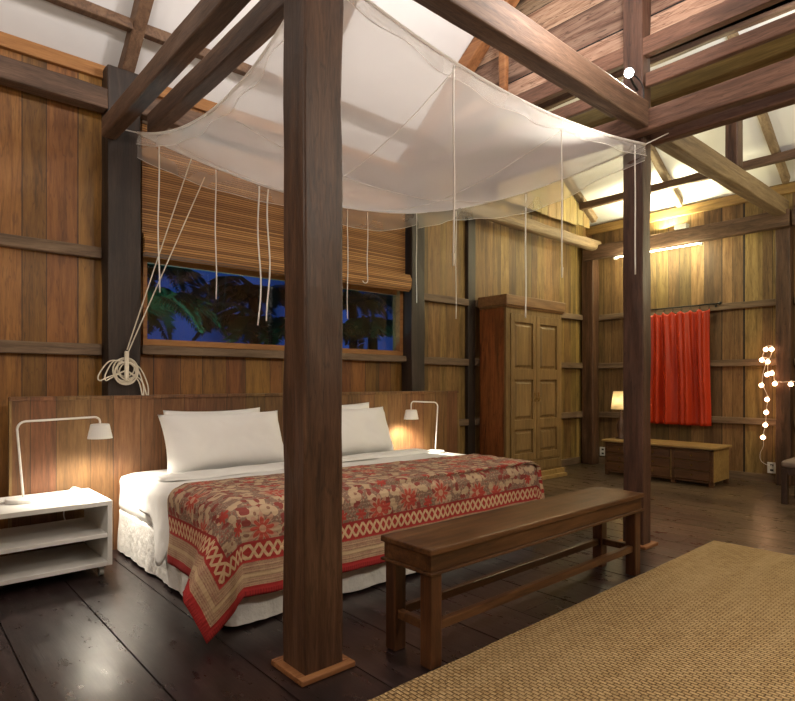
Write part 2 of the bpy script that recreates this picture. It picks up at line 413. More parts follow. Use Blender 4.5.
def timber_bm(p0, p1, w, h, up=(0,0,1), n=None, rough=.006, seed=0, taper=0):
    """squared log from p0 to p1 (axis through its centre), w across, h along 'up'"""
    p0 = Vector(p0); p1 = Vector(p1); L = (p1-p0).length; d = (p1-p0)/L
    up = Vector(up); side = d.cross(up).normalized(); up = side.cross(d).normalized()
    n = n or max(3, int(L/.18))
    bm = bmesh.new(); rings = []
    for i in range(n+1):
        c = p0 + d*L*i/n; r = []
        for j, (a, b_) in enumerate(((-1,-1),(0,-1),(1,-1),(1,0),(1,1),(0,1),(-1,1),(-1,0))):
            q = c + side*a*w/2 + up*b_*h/2
            k = Vector((seed*3.1 + i*.45, j*1.7, seed))
            q = q + side*(noise.noise(k)*rough*1.2) + up*(noise.noise(k+Vector((9,9,9)))*rough*1.2)
            r.append(bm.verts.new(q))
        rings.append(r)
    for i in range(n):
        for j in range(8):
            bm.faces.new((rings[i][j], rings[i][(j+1)%8], rings[i+1][(j+1)%8], rings[i+1][j]))
    bm.faces.new(rings[0][::-1]); bm.faces.new(rings[-1])
    return bm
def tube_bm(bm, pts, r, seg=8, caps=True):
    pts = [Vector(p) for p in pts]; rings = []
    rr = r if isinstance(r, (list, tuple)) else [r]*len(pts)
    prev = None
    for i, p in enumerate(pts):
        d = (pts[min(i+1, len(pts)-1)] - pts[max(i-1, 0)]).normalized()
        if prev is None:
            a = Vector((0,0,1)) if abs(d.z) < .9 else Vector((1,0,0))
            s = d.cross(a).normalized()
        else: s = (prev - d*prev.dot(d)).normalized()
        prev = s; t = d.cross(s)
        rings.append([bm.verts.new(p + (s*math.cos(2*PI*k/seg) + t*math.sin(2*PI*k/seg))*rr[i]) for k in range(seg)])
    for i in range(len(pts)-1):
        for k in range(seg): bm.faces.new((rings[i][k], rings[i][(k+1)%seg], rings[i+1][(k+1)%seg], rings[i+1][k]))
    if caps: bm.faces.new(rings[0][::-1]); bm.faces.new(rings[-1])
    return bm
def tube(pts, r, seg=8): return tube_bm(bmesh.new(), pts, r, seg)
def lathe(cx, cy, prof, seg=28, bm=None):
    bm = bm or bmesh.new(); rings = []
    for r, z in prof:
        if r < 1e-5: rings.append([bm.verts.new((cx, cy, z))])
        else: rings.append([bm.verts.new((cx+r*math.cos(2*PI*k/seg), cy+r*math.sin(2*PI*k/seg), z)) for k in range(seg)])
    for a, b in zip(rings, rings[1:]):
        if len(a) == 1 and len(b) == 1: continue
        for k in range(seg):
            k2 = (k+1) % seg
            if len(a) == 1: bm.faces.new((a[0], b[k2], b[k]))
            elif len(b) == 1: bm.faces.new((a[k], a[k2], b[0]))
            else: bm.faces.new((a[k], a[k2], b[k2], b[k]))
    return bm
def bez(pts, n=12):
    """Catmull-Rom through pts"""
    P = [Vector(p) for p in pts]; P = [P[0]*2-P[1]] + P + [P[-1]*2-P[-2]]; out = []
    for i in range(1, len(P)-2):
        for k in range(n):
            t = k/n; a,b,c,d = P[i-1],P[i],P[i+1],P[i+2]
            out.append(.5*((2*b)+(c-a)*t+(2*a-5*b+4*c-d)*t*t+(3*b-a-3*c+d)*t**3))
    out.append(P[-2]); return out
def solidify(o, t, offset=0):
    md = o.modifiers.new('solid', 'SOLIDIFY'); md.thickness = t; md.offset = offset

# ------------------------------------------------------------------ room shell
XL, YF = -2.2, -2.6
GX = 3.98       # plane of the inner gable
def roofz(y): return 3.30 + .80*(WY - y)
def leanz(x): return 3.30 + .60*(WX - x)
bm = BM(((XL-.1, YF-.1, -.08), (WX+.1, WY+.1, -.012)))
lay = bm.verts.layers.float.new('board')
edges_x = [XL-.1,-1.9,-1.55,-1.22,-.9,-.6,-.28,.05,.41,.772,1.10,1.40,1.69,2.01,2.33,2.63,2.925,3.22,3.5,3.78]
while edges_x[-1] < WX+.1: edges_x.append(edges_x[-1]+random.uniform(.17,.24))
edges_x[-1] = WX+.1
for xa, xb in zip(edges_x, edges_x[1:]):
    ya = YF-.1; k = random.uniform(.3,2.2)
    if abs(xa-2.33) < .01: ya = YF-.1; cuts = [1.72, 4.46]
    else:
        cuts = []; q = ya+k
        while q < WY: cuts.append(q); q += random.uniform(1.6,3.2)
        if .3 < xa < 1.7: cuts = [c for c in cuts if not 1.8 < c < 4]
        cuts.append(WY+.1)
    for yb in cuts:
        vs = box(bm, (xa+.0035, ya+.0015, -.02), (xb-.0035, yb-.0015, random.uniform(-.0015,0)))
        tn = random.random()
        for v in vs: v[lay] = tn
        ya = yb
struct('floor', bm, M['floor'], origin=(0,0,0), bevel=.0025)
# back wall with the window opening
W0, W1, WZ0, WZ1 = 1.40, 3.91, 1.385, 2.75
SPL = 4.0
bm = BM(((XL-.1, WY, 0), (W0, WY+.08, 3.5)), ((W0, WY, 0), (W1, WY+.08, WZ0)), ((W0, WY, WZ1), (W1, WY+.08, 3.5)), ((W1, WY, 0), (SPL, WY+.08, 3.5)))
struct('wall_back', bm, M['wall'], origin=(0,0,0))
# the same wall further along, weathered boards, running up into the end gable
bm = bmesh.new()
pts = [(SPL,0),(WX+.1,0),(WX+.1,leanz(WX+.1)+.05),(GX,leanz(GX)+.1),(GX,3.5),(SPL,3.5)]
fr = [bm.verts.new((x, WY, z)) for x, z in pts]; bk = [bm.verts.new((x, WY+.08, z)) for x, z in pts]
bm.faces.new(fr); bm.faces.new(bk[::-1])
for i in range(len(pts)): j = (i+1) % len(pts); bm.faces.new((fr[i], bk[i], bk[j], fr[j]))
struct('wall_back_annex', bm, M['wallr'], origin=(0,0,0))
struct('wall_right', BM(((WX, YF-.1, 0), (WX+.08, WY+.1, 3.34))), M['wally'], origin=(0,0,0))
struct('wall_left', BM(((XL-.08, YF-.1, 0), (XL, WY+.1, 6.5))), M['wally'], origin=(0,0,0))
struct('wall_front', BM(((XL-.1, YF-.08, 0), (WX+.1, YF, 6.5))), M['wall'], origin=(0,0,0))
# roof lining
RY = .88
bm = bmesh.new()
def slab(bm, a, b, c, d, n, t=.05):
    n = Vector(n).normalized()*t
    q = [bm.verts.new(p) for p in (a,b,c,d)]; r = [bm.verts.new(Vector(p)+n) for p in (a,b,c,d)]
    bm.faces.new(q); bm.faces.new(r[::-1])
    for i in range(4): j=(i+1)%4; bm.faces.new((q[i], r[i], r[j], q[j]))
slab(bm, (XL-.1,WY+.08,roofz(WY+.08)), (GX,WY+.08,roofz(WY+.08)), (GX,RY,roofz(RY)), (XL-.1,RY,roofz(RY)), (0,.6,1))
slab(bm, (XL-.1,RY,roofz(RY)), (GX,RY,roofz(RY)), (GX,YF-.1,roofz(RY)-.8*(RY-YF+.1)), (XL-.1,YF-.1,roofz(RY)-.8*(RY-YF+.1)), (0,-.6,1))
slab(bm, (WX+.1,YF-.1,leanz(WX+.1)), (WX+.1,WY+.08,leanz(WX+.1)), (GX+.06,WY+.08,leanz(GX+.06)), (GX+.06,YF-.1,leanz(GX+.06)), (.6,0,1))
struct('ceiling', bm, M['ceil'], origin=(0,0,0))
# inner gable above the open bay
bm = bmesh.new()
SILL = 3.42
pts = [(WY-.13, SILL), (RY, roofz(RY)), (YF, roofz(RY)-.8*(RY-YF)), (YF, SILL)]
a = [bm.verts.new((GX+.0, y, z)) for y, z in pts]; b = [bm.verts.new((GX+.04, y, z)) for y, z in pts]
bm.faces.new(a); bm.faces.new(b[::-1])
for i in range(4): j=(i+1)%4; bm.faces.new((a[i], b[i], b[j], a[j]))
struct('wall_gable', bm, M['gable'], origin=(0,0,0))
TN = [0]
def trim(bm, mat, bevel=.006):
    TN[0] += 1
    return struct('trim_%d' % TN[0], bm, mat, bevel=bevel)
# wall rails
for z in (2.0, 1.34):
    trim(timber_bm((XL, WY-.03, z), (1.12, WY-.03, z), .06, .075, seed=z), M['rail'])
for z in (2.0, 1.34, .675):
    trim(timber_bm((4.09, WY-.03, z), (4.86, WY-.03, z), .06, .075, seed=z+3), M['rail'])
    trim(timber_bm((4.98, WY-.03, z), (7.2, WY-.03, z), .06, .075, seed=z+5), M['rail'])
    trim(timber_bm((WX-.03, 2.03, z), (WX-.03, 4.2, z), .06, .075, seed=z+6), M['raily'])
    trim(timber_bm((WX-.03, YF, z), (WX-.03, 1.87, z), .06, .075, seed=z+8), M['raily'])
# trims where the wall meets the roof
trim(BM(((XL, WY-.04, 3.20), (GX-.05, WY, 3.29))), M['trimw'])
trim(BM(((WX-.04, YF, 3.17), (WX, WY, 3.28))), M['trimy'])
trim(BM(((WX-.02, YF, 0), (WX, WY, .09))), M['raily'], .003)
trim(BM(((5.0, WY-.02, 0), (7.2, WY, .09))), M['rail'], .003)
trim(BM(((4.86, WY-.05, 0), (4.98, WY, 3.3))), M['postd'])
# gable sill and rake
trim(timber_bm((3.87, WY-.02, 3.38), (3.87, YF, 3.38), .06, .12, seed=4, rough=.003), M['beamr'])

# window
wf = struct('window_1', BM(((W0, WY-.03, WZ0), (W1, WY+.08, WZ0+.045)), ((W0, WY-.03, WZ1-.04), (W1, WY+.08, WZ1)), ((W0, WY-.03, WZ0+.045), (W0+.03, WY+.08, WZ1-.04)), ((W1-.045, WY-.03, WZ0+.045), (W1, WY+.08, WZ1-.04)), ((W0+.03, WY+.02, 1.99), (W1-.045, WY+.06, 2.05))), M['trimw'], bevel=.002, origin=(W0, WY, WZ0))
g_ = obj('pane', BM(((W0+.03, WY+.035, WZ0+.045), (W1-.045, WY+.041, WZ1-.04))), M['glass'], wf)
s_ = obj('window_sill', timber_bm((W0-.02, WY-.04, 1.35), (W1+.0, WY-.04, 1.35), .08, .06, seed=2), M['rail'], wf, bevel=.005)

# ------------------------------------------------------------------ posts and beams
def timber(name, label, cat, p0, p1, w, h, mat, up=(0,0,1), seed=0, rough=.008, bevel=.010, group=None):
    o = obj(name, timber_bm(p0, p1, w, h, up, seed=seed, rough=rough), mat, bevel=bevel)
    return tag(o, label, cat, group)
def post(label, x0, x1, y0, y1, z1, mat, seed, foot=None, z0=0):
    t = thing('timber_post', label, 'post', ((x0+x1)/2, (y0+y1)/2, z0))
    obj('shaft', timber_bm(((x0+x1)/2, (y0+y1)/2, z0), ((x0+x1)/2, (y0+y1)/2, z1), x1-x0, y1-y0, up=(0,1,0), seed=seed, rough=.007), mat, t, bevel=.009)
    if foot:
        f = .035
        bm = BM(((x0-f, y0-f, 0), (x1+f, y0, .022)), ((x0-f, y1, 0), (x1+f, y1+f, .022)), ((x0-f, y0, 0), (x0, y1, .022)), ((x1, y0, 0), (x1+f, y1, .022)))
        obj('foot_trim', bm, foot, t, bevel=.004)
    return t
footm = wood('foot_trim_wood', (.16,.06,.02), (.30,.125,.045), (.4,.19,.075), 'x', .5)
post('massive square foreground post in front of the bed with orange foot trim', 1.187, 1.362, 1.862, 2.025, 5.0, M['post'], 1, footm)
post('square post at the far end of the bench carrying the spotlight', 3.835, 3.955, 1.842, 1.985, 4.4, M['postr'], 2, footm)
post('near-black post against the wall behind the left bedside table, coiled rope on it', 1.13, 1.345, 4.20, WY-.006, 3.25, M['postd'], 3)
post('dark post against the wall at the right side of the window', 3.905, 4.085, 4.20, WY-.006, 3.25, M['postd'], 4)
post('dark corner post between the wardrobe wall and the red curtain wall', 7.2, 7.36, 4.15, 4.32, 3.0, M['post'], 5)
post('post against the far wall behind the string of round bulbs', 7.27, WX-.006, 1.88, 2.02, 2.86, M['post'], 6)

timber('timber_beam', 'long beam along the top of the back wall left of the dark post', 'beam', (XL, 4.24, 3.01), (1.13, 4.24, 3.01), .11, .14, M['beamx'], seed=11)
timber('timber_beam', 'beam above the bamboo blind between the two wall posts', 'beam', (1.345, 4.24, 3.04), (3.905, 4.24, 3.04), .11, .14, M['beamx'], seed=12)
timber('timber_beam', 'pale round-ended beam running above the wardrobe', 'beam', (4.09, 4.10, 2.95), (7.26, 4.10, 2.95), .12, .13, M['beamp'], seed=13, rough=.02, bevel=.03)
timber('timber_beam', 'left beam of the pair coming forward from the near-black wall post', 'beam', (1.13, 4.175, 2.80), (1.13, YF+.02, 2.80), .093, .125, M['beamy'], seed=14, rough=.004)
timber('timber_beam', 'right beam of the pair coming forward from the near-black wall post', 'beam', (1.41, 4.15, 2.90), (1.41, YF+.02, 2.90), .09, .135, M['beamy'], seed=15, rough=.004)
timber('timber_beam', 'thick beam crossing above the net to the spotlight post', 'beam', (XL+.02, 1.797, 2.885), (3.735, 1.797, 2.865), .088, .165, M['beamx'], seed=16, rough=.005)
timber('timber_beam', 'thin rear beam behind the thick one crossing above the net to the spotlight post', 'beam', (XL+.02, 2.03, 3.01), (3.82, 2.03, 3.01), .06, .10, M['beamx'], seed=17, rough=.004)
timber('timber_beam', 'thick reddish beam running forward in front of the spotlight post, lowest of the three', 'beam', (3.787, 3.2, 2.835), (3.787, YF+.02, 2.835), .085, .145, M['beamr'], seed=18, rough=.005)
timber('timber_beam', 'beam behind the spotlight post, running alongside the thick reddish one', 'beam', (4.005, 1.86, 2.825), (4.005, YF+.02, 2.825), .085, .13, M['beamr'], seed=27, rough=.005)
timber('timber_beam', 'reddish beam just under the white gap beside the spotlight post', 'beam', (3.862, 1.83, 3.15), (3.862, YF+.02, 3.15), .05, .095, M['beamr'], seed=19, rough=.003)
timber('timber_beam', 'reddish beam under the white gap left of the spotlight post, behind the net', 'beam', (3.862, WY-.18, 3.15), (3.862, 1.997, 3.15), .05, .095, M['beamr'], seed=29, rough=.003)
timber('timber_beam', 'weathered beam from the spotlight post across to the far post by the bulbs', 'beam', (4.06, 1.95, 2.98), (7.27, 1.95, 2.98), .12, .17, M['beamp'], seed=20)
timber('timber_beam', 'beam above the red curtain with light shining behind it', 'beam', (7.20, 1.86, 2.86), (7.20, 4.28, 2.86), .09, .18, M['beamy'], seed=21)
timber('timber_beam', 'beam along the far wall at the right edge beyond the bulb string', 'beam', (7.20, YF, 2.86), (7.20, 1.84, 2.86), .09, .18, M['beamy'], seed=22)
timber('king_post', 'short dark upright standing on the weathered beam under the roof', 'post', (5.83, 1.95, 3.07), (5.83, 1.95, leanz(5.83)-.13), .13, .11, M['post'], up=(0,1,0), seed=23)
timber('gable_stud', 'short light brown upright fixed to the reddish gable planks', 'post', (GX-.10, 3.05, 3.42), (GX-.10, 3.05, 3.95), .05, .07, M['rafto'], up=(0,1,0), seed=24)
# rafters of the main roof
def rafter(label, x, mat, w=.08, h=.12, y0=4.36, y1=1.0, seed=0):
    n = Vector((0,.8,1)).normalized()*(-h/2-.004)
    return timber('rafter', label, 'rafter', Vector((x, y0-.02, roofz(y0)))+n, Vector((x, y1, roofz(y1)))+n, w, h, mat, up=(0,.8,1), seed=seed)
rafter('steep rafter rising from the top of the near-black wall post', 1.265, M['raft'], seed=31)
rafter('rafter seen faintly through the net between the two wall posts', 2.58, M['raft'], seed=32)
rafter('orange rake rafter along the edge of the reddish gable planks', GX-.09, M['rafto'], w=.12, y0=4.3, seed=33)
# purlins
for k, (yy, lb) in enumerate(((4.02, 'lower purlin crossing the white roof above the bed'), )):
    segs = [(XL, 1.19), (1.28, 2.53), (2.63, GX-.16)]
    bm = bmesh.new()
    zz = roofz(yy) - .06
    t = timber('purlin', lb, 'purlin', (XL, yy, zz-.055), (GX-.16, yy, zz-.055), .07, .07, M['raft'], seed=34+k)
def lrafter(label, y, seed, x0=WX-.06, x1=4.1, mat='beamp', w=.07):
    n = Vector((.6,0,1)).normalized()*(-.045-.004)
    return timber('rafter', label, 'rafter', Vector((x0, y, leanz(x0)))+n, Vector((x1, y, leanz(x1)))+n, w, .09, M[mat], up=(.6,0,1), seed=seed)
lrafter('pale rafter above the red curtain, right of the spotlight post', 3.05, 41)
lrafter('pale rafter at the right edge above the string of bulbs', 1.93, 42)
lrafter('rafter along the top of the bright yellow gable boards', 4.16, 43, x0=7.3)
timber('purlin', 'lower purlin crossing the pale annex roof over the curtain wall', 'purlin', (6.93, YF, leanz(6.93)-.15), (6.93, 4.3, leanz(6.93)-.15), .07, .09, M['beamy'], seed=44)
timber('purlin', 'upper purlin crossing the pale annex roof behind the king post', 'purlin', (5.6, YF, leanz(5.6)-.15), (5.6, 4.3, leanz(5.6)-.15), .07, .09, M['beamy'], seed=45)
# boards of the gable triangle above the wardrobe
bm = bmesh.new()
xs = [5.2, 5.38, 5.55, 5.71, 5.88, 6.04, 6.2, 6.37, 6.52, 6.69, 6.85, 7.0, 7.15]
for i in range(len(xs)-1):
    a, b_ = xs[i]+.003, xs[i+1]-.003
    top0, top1 = leanz(a)-.15, leanz(b_)-.15
    zb = 3.19 + random.uniform(-.012,.012)
    vs = [bm.verts.new(p) for p in ((a,4.17,zb),(b_,4.17,zb),(b_,4.17,top1),(a,4.17,top0),(a,4.19,zb),(b_,4.19,zb),(b_,4.19,top1),(a,4.19,top0))]
    for f in ((0,1,2,3),(7,6,5,4),(0,4,5,1),(1,5,6,2),(2,6,7,3),(3,7,4,0)): bm.faces.new([vs[k] for k in f])
trim(bm, wood('gable_boards_yellow', (.16,.10,.04), (.30,.21,.08), (.42,.31,.13), 'z', .6, planks=('x', .16), var=.3, irregular=0), .002)
# boarded soffit just beyond the open gap
trim(BM(((4.12, YF, 3.30), (4.62, 4.1, 3.325))), M['olive'], .003)
trim(timber_bm((4.60, YF, 3.27), (4.60, 4.1, 3.27), .05, .06, seed=9), M['beamp2'])

# ------------------------------------------------------------------ window blind
t = thing('bamboo_blind', 'half-raised bamboo roll blind hanging over the window behind the bed', 'blind', (2.63, 4.25, 2.02))
bm = BM(((1.375, 4.275, 2.10), (3.885, 4.285, 2.96)))
obj('slat_panel', bm, M['blind'], t)
bm = bmesh.new()
pts = []
for i in range(7): pts.append((1.37 + (3.89-1.37)*i/6, 4.262, 2.105 + .006*math.sin(i*2)))
bl = []
for i in range(60):
    a = i*.42; r = .030 + .0009*i
    bl.append((math.cos(a)*r*.8, math.sin(a)*r))
ring0 = [bm.verts.new((1.365, 4.225+a*.55, 2.085+b_)) for a, b_ in [(math.cos(q)*(.075+.006*math.sin(5*q)), math.sin(q)*(.082+.006*math.sin(7*q))) for q in [2*PI*k/28 for k in range(28)]]]
ring1 = [bm.verts.new((3.89, v.co.y, v.co.z+.01)) for v in ring0]
for k in range(28): bm.faces.new((ring0[k], ring0[(k+1)%28], ring1[(k+1)%28], ring1[k]))
bm.faces.new(ring0[::-1]); bm.faces.new(ring1)
obj('rolled_bottom', bm, M['blind'], t, smooth=False)
obj('head_rail', BM(((1.375, 4.265, 2.945), (3.885, 4.295, 2.97))), M['rail'], t)

# ------------------------------------------------------------------ headboard
t = thing('headboard', 'long low panelled wooden headboard behind bed and both bedside tables', 'headboard', (2.5, 4.18, 0))
obj('panel', BM(((.585, 4.165, 0), (4.53, 4.195, 1.005))), M['hb'], t)
obj('top_cap', BM(((.57, 4.155, 1.005), (4.545, 4.198, 1.03))), M['hb'], t, bevel=.004)
for x in (.57, 4.53): obj('end_stile', BM(((x, 4.157, 0), (x+.015, 4.197, 1.005))), M['arm'], t)

# ------------------------------------------------------------------ bed
BX0, BX1, BY0, BY1 = 1.17, 3.47, 2.46, 4.15
MZ = .515
def rbox(x0,x1,y0,y1,z0,z1, r, nx=40, ny=34, nz=10, amp=.006, fr=5, seed=0, topamp=None):
    """rounded soft box with small wrinkles"""
    bm = bmesh.new()
    bmesh.ops.create_cube(bm, size=2)
    bmesh.ops.subdivide_edges(bm, edges=bm.edges[:], cuts=26, use_grid_fill=True)
    hx,hy,hz = (x1-x0)/2,(y1-y0)/2,(z1-z0)/2; c = Vector(((x0+x1)/2,(y0+y1)/2,(z0+z1)/2))
    for v in bm.verts:
        p = Vector((v.co.x*hx, v.co.y*hy, v.co.z*hz))
        q = Vector((max(-hx+r, min(hx-r, p.x)), max(-hy+r, min(hy-r, p.y)), max(-hz+min(r,hz*.98), min(hz-min(r,hz*.98), p.z))))
        d = p-q
        if d.length > 1e-6: p = q + d.normalized()*r if d.length > r*.2 else p
        w = c+p
        nn = noise.noise(w*fr+Vector((seed,0,0)))+.5*noise.noise(w*fr*2.3+Vector((0,seed,0)))
        out = d.normalized() if d.length > 1e-6 else Vector((0,0,1))
        v.co = w + out*nn*amp
    return bm
bed = thing('bed', 'large double bed with white sheets and white fabric base', 'bed', ((BX0+BX1)/2, (BY0+BY1)/2, 0))
bm = bmesh.new()
# skirted base: pleated sides
per = []
def rectloop(x0,x1,y0,y1,r,n=260):
    P=[]; segs=[((x0+r,y0),(x1-r,y0)),((x1,y0+r),(x1,y1-r)),((x1-r,y1),(x0+r,y1)),((x0,y1-r),(x0,y0+r))]
    cen=[(x1-r,y0+r,-PI/2),(x1-r,y1-r,0),(x0+r,y1-r,PI/2),(x0+r,y0+r,PI)]
    for (a,b_),(cx,cy,a0) in zip(segs,cen):
        L=math.dist(a,b_); m=max(2,int(L/.018))
        for i in range(m): P.append((a[0]+(b_[0]-a[0])*i/m, a[1]+(b_[1]-a[1])*i/m))
        for i in range(5): q=a0+PI/2*i/5; P.append((cx+r*math.cos(q), cy+r*math.sin(q)))
    return P
L = rectloop(BX0-.005, BX1+.005, BY0-.005, BY1, .04)
cx, cy = (BX0+BX1)/2, (BY0+BY1)/2
rows = 12; rings = []
for j in range(rows+1):
    z = .275 - (.275-.018)*j/rows; ring = []
    for i, (x, y) in enumerate(L):
        w = j/rows
        nn = noise.noise(Vector((x*9, y*9, z*2.5)))*.012 + noise.noise(Vector((x*22, y*22, z*9)))*.006
        dx, dy = x-cx, y-cy; k = 1+ (nn*(.4+w) - .006 + .012*w)/1.0
        dd = nn*(.4+w) + .010*w - .008
        ox = (1 if x > BX1-.05 else -1 if x < BX0+.05 else 0); oy = (1 if y > BY1-.05 else -1 if y < BY0+.05 else 0)
        if oy == 1: dd = min(dd, 0)
        zz = z + (.010*noise.noise(Vector((x*6, y*6, 3))) if j == rows else 0)
        ring.append(bm.verts.new((x+ox*dd, y+oy*dd, max(.008, zz))))
    rings.append(ring)
n = len(L)
for j in range(rows):
    for i in range(n): bm.faces.new((rings[j][i], rings[j][(i+1)%n], rings[j+1][(i+1)%n], rings[j+1][i]))
bm.faces.new(rings[0])
obj('bed_skirt', bm, M['skirt'], bed, smooth=True)
obj('bed_base', BM(((BX0+.05, BY0+.06, .05), (BX1-.05, BY1-.03, .26))), M['stoolw'], bed)
for x in (BX0+.15, BX1-.15):
    for y in (BY0+.15, BY1-.15): obj('leg', BM(((x-.03, y-.03, 0), (x+.03, y+.03, .05))), M['stoolw'], bed)
obj('mattress', rbox(BX0, BX1, BY0, BY1, .26, MZ, .06, amp=.006, fr=6), M['sheet'], bed, smooth=True)

def drape(name, mat, x0, x1, yfoot, yhead, ztop, over_l, over_f, over_r, off, label, cat, fringe=False, wr=.006, flare=.18, headskew=0.0, thick=.008, ripple=.012, res=.016, foot=True, seed=0, group=None, hangf=None, kick=False, pull=0):
    """cloth over the bed: cloth coords s (along x) and t (from the foot hem to the head); UV in metres"""
    S = over_l + (x1-x0) + over_r; T = over_f + (yhead-yfoot)
    ns, ntt = int(S/res), int(T/res)
    bm = bmesh.new(); uvl = bm.loops.layers.uv.new('UVMap'); vs = {}; uvs = {}
    R = .06
    def roll(a):   # arc over a rounded edge: returns (outward, drop)
        if a <= 0: return a, 0
        if a < R*PI/2: q = a/R; return R*math.sin(q), R*(1-math.cos(q))
        return R, R + a - R*PI/2
    for i in range(ns+1):
        for j in range(ntt+1):
            s = S*i/ns; tt = T*j/ntt
            hs = headskew*(s/S)
            a = over_l - s + R            # beyond left edge
            r = s - over_l - (x1-x0) + R  # beyond right
            tq = tt*(1 + hs/T*0)
            ytop = yfoot + (tt-over_f) - (hs*(tt/T))
            b_ = over_f - tt*(1 + 0) + R if foot else -1
            bx = x0+R; by = yfoot+R
            x = x0 + (s-over_l); y = ytop; z = ztop
            corner = False
            if a > 0 and kick and (b_ > 0 or y < yfoot+1.0):
                # the overhang swings outwards towards the corner of the bed
                if b_ > 0:
                    rr = math.hypot(a, b_); th = math.degrees(math.atan2(b_, a))
                    o_, dz = roll(rr); rem = max(0, dz-R)
                    K = ((0,.50),(14,.60),(27,.60),(50,.29),(68,.10),(90,.05))
                    for (t0,k0),(t1,k1) in zip(K, K[1:]):
                        if th <= t1: st = k0+(k1-k0)*(th-t0)/(t1-t0); break
                    psi = PI/2*(th/90)**1.9; thr = math.radians(th)
                    x = x0+R - math.cos(thr)*o_ - math.cos(psi)*rem*st
                    y = yfoot+R - math.sin(thr)*o_ - math.sin(psi)*rem*st
                    z = ztop - min(dz, R) - rem*math.sqrt(1-st*st)
                    if th > 60: y -= ripple*(math.sin(x*13+seed)+.5*math.sin(x*29))*min(1, rem/.2)*.6*(th-60)/30
                else:
                    o_, dz = roll(a); rem = max(0, dz-R)
                    st = .43*math.exp(-((max(0, y-yfoot-R))/.20)**2)+.07
                    x = x0+R-o_ - rem*st; z = ztop-min(dz, R)-rem*math.sqrt(1-st*st); y -= pull*min(1, a/.3)*max(0, (y-yfoot)/(yhead-yfoot))
            elif a > 0 and b_ > 0 and foot:
                rr = math.hypot(a, b_); th = math.atan2(b_, a)
                o_, dz = roll(rr)
                hang = max(0, dz-R)
                fl = flare*hang*math.sin(2*th)**2*1.0
                fold = .03*math.sin(2*th)*min(1, hang/.2)
                dirx, diry = -math.cos(th), -math.sin(th)
                # pinch the corner cone back towards the bed faces
                x = x0+R + dirx*(o_) + (-.707)*fl*1.05; y = yfoot+R + diry*(o_) + (-.35)*fl; z = ztop - dz
                corner = True
            elif r > 0 and b_ > 0 and foot:
                rr = math.hypot(r, b_); th = math.atan2(b_, r); o_, dz = roll(rr); hang = max(0, dz-R)
                fl = flare*hang*math.sin(2*th)**2
                x = x1-R + math.cos(th)*o_ + .707*fl; y = yfoot+R - math.sin(th)*o_ - .5*fl; z = ztop-dz
            elif a > 0:
                if hangf: a *= hangf(y)
                o_, dz = roll(a); x = x0+R-o_; z = ztop-dz
                hang = max(0, dz-R); x -= hang*.10 + ripple*math.sin(y*21+seed)*min(1, hang/.15)*.6
            elif r > 0:
                o_, dz = roll(r); x = x1-R+o_; z = ztop-dz; x += max(0, dz-R)*.22 + ripple*math.sin(y*17+seed)*min(1, max(0,dz-R)/.15)*.6
            elif b_ > 0 and foot:
                o_, dz = roll(b_); y = yfoot+R-o_; z = ztop-dz
                hang = max(0, dz-R); y -= hang*.06 + ripple*(math.sin(x*13+seed)+.5*math.sin(x*29))*min(1, hang/.2)*.6
            p = Vector((x, y, z))
            w = noise.noise(Vector((s*5, tt*5, seed)))*wr + noise.noise(Vector((s*13, tt*13, seed+4)))*wr*.5
            nrm = Vector((0,0,1)) if (a <= 0 and r <= 0 and b_ <= 0) else Vector((-1 if a > 0 else (1 if r > 0 else 0), -1 if b_ > 0 else 0, .3)).normalized()
            p += nrm*(off + abs(w))
            p.z = max(p.z, .012)
            vs[i,j] = bm.verts.new(p); uvs[i,j] = (s, tt)
    for i in range(ns):
        for j in range(ntt):
            k = ((i,j),(i+1,j),(i+1,j+1),(i,j+1))
            f = bm.faces.new([vs[q] for q in k])
            for l, q in zip(f.loops, k): l[uvl].uv = uvs[q]
    obj.keep = True
    o = obj(name, bm, mat, smooth=True, origin=((x0+x1)/2, (yfoot+yhead)/2, .02)); obj.keep = False
    solidify(o, thick, 1)
    tag(o, label, cat, group)
    return o, S, T
# white duvet under the quilt, its edge falling down the left side
drape('duvet', M['sheet'], BX0, BX1, BY0, 3.62, MZ, .20, .10, .2, .006, 'white duvet spread flat over the bed between pillows and red quilt', 'duvet', wr=.010, flare=.1, thick=.008, ripple=.012, seed=3, hangf=lambda y: (.75 if y < 3.0 else .75+.9*math.sin(min(1,(y-3.0)/.45)*PI)**2))
# turned-down top edge of the duvet
bm = bmesh.new()
nx = 120; prof = [(3.60,.012),(3.50,.030),(3.50,.037),(3.62,.036),(3.665,.028),(3.67,.012),(3.62,.006)]
prof = [(3.44,.020),(3.445,.034),(3.52,.040),(3.60,.040),(3.66,.034),(3.675,.018),(3.66,.006)]
rings = []
for i in range(nx+1):
    x = BX0+.06 + (BX1-BX0-.12)*i/nx
    rings.append([bm.verts.new((x, y+.012*noise.noise(Vector((x*3,k,0))), MZ+z+.008*noise.noise(Vector((x*4,y*6,0))))) for k, (y, z) in enumerate(prof)])
for i in range(nx):
    for k in range(len(prof)-1): bm.faces.new((rings[i][k], rings[i+1][k], rings[i+1][k+1], rings[i][k+1]))
bm.faces.new(rings[0]); bm.faces.new(rings[-1][::-1])
foldp = obj('turned_down_edge', bm, M['pillow'], bpy.data.objects['duvet'], smooth=True)
QX0, QX1 = BX0, BX1
QS = .345+(BX1-BX0)+.34; QTT = .365+(3.22-BY0)
M['quilt'] = mat_quilt(QS, QTT)
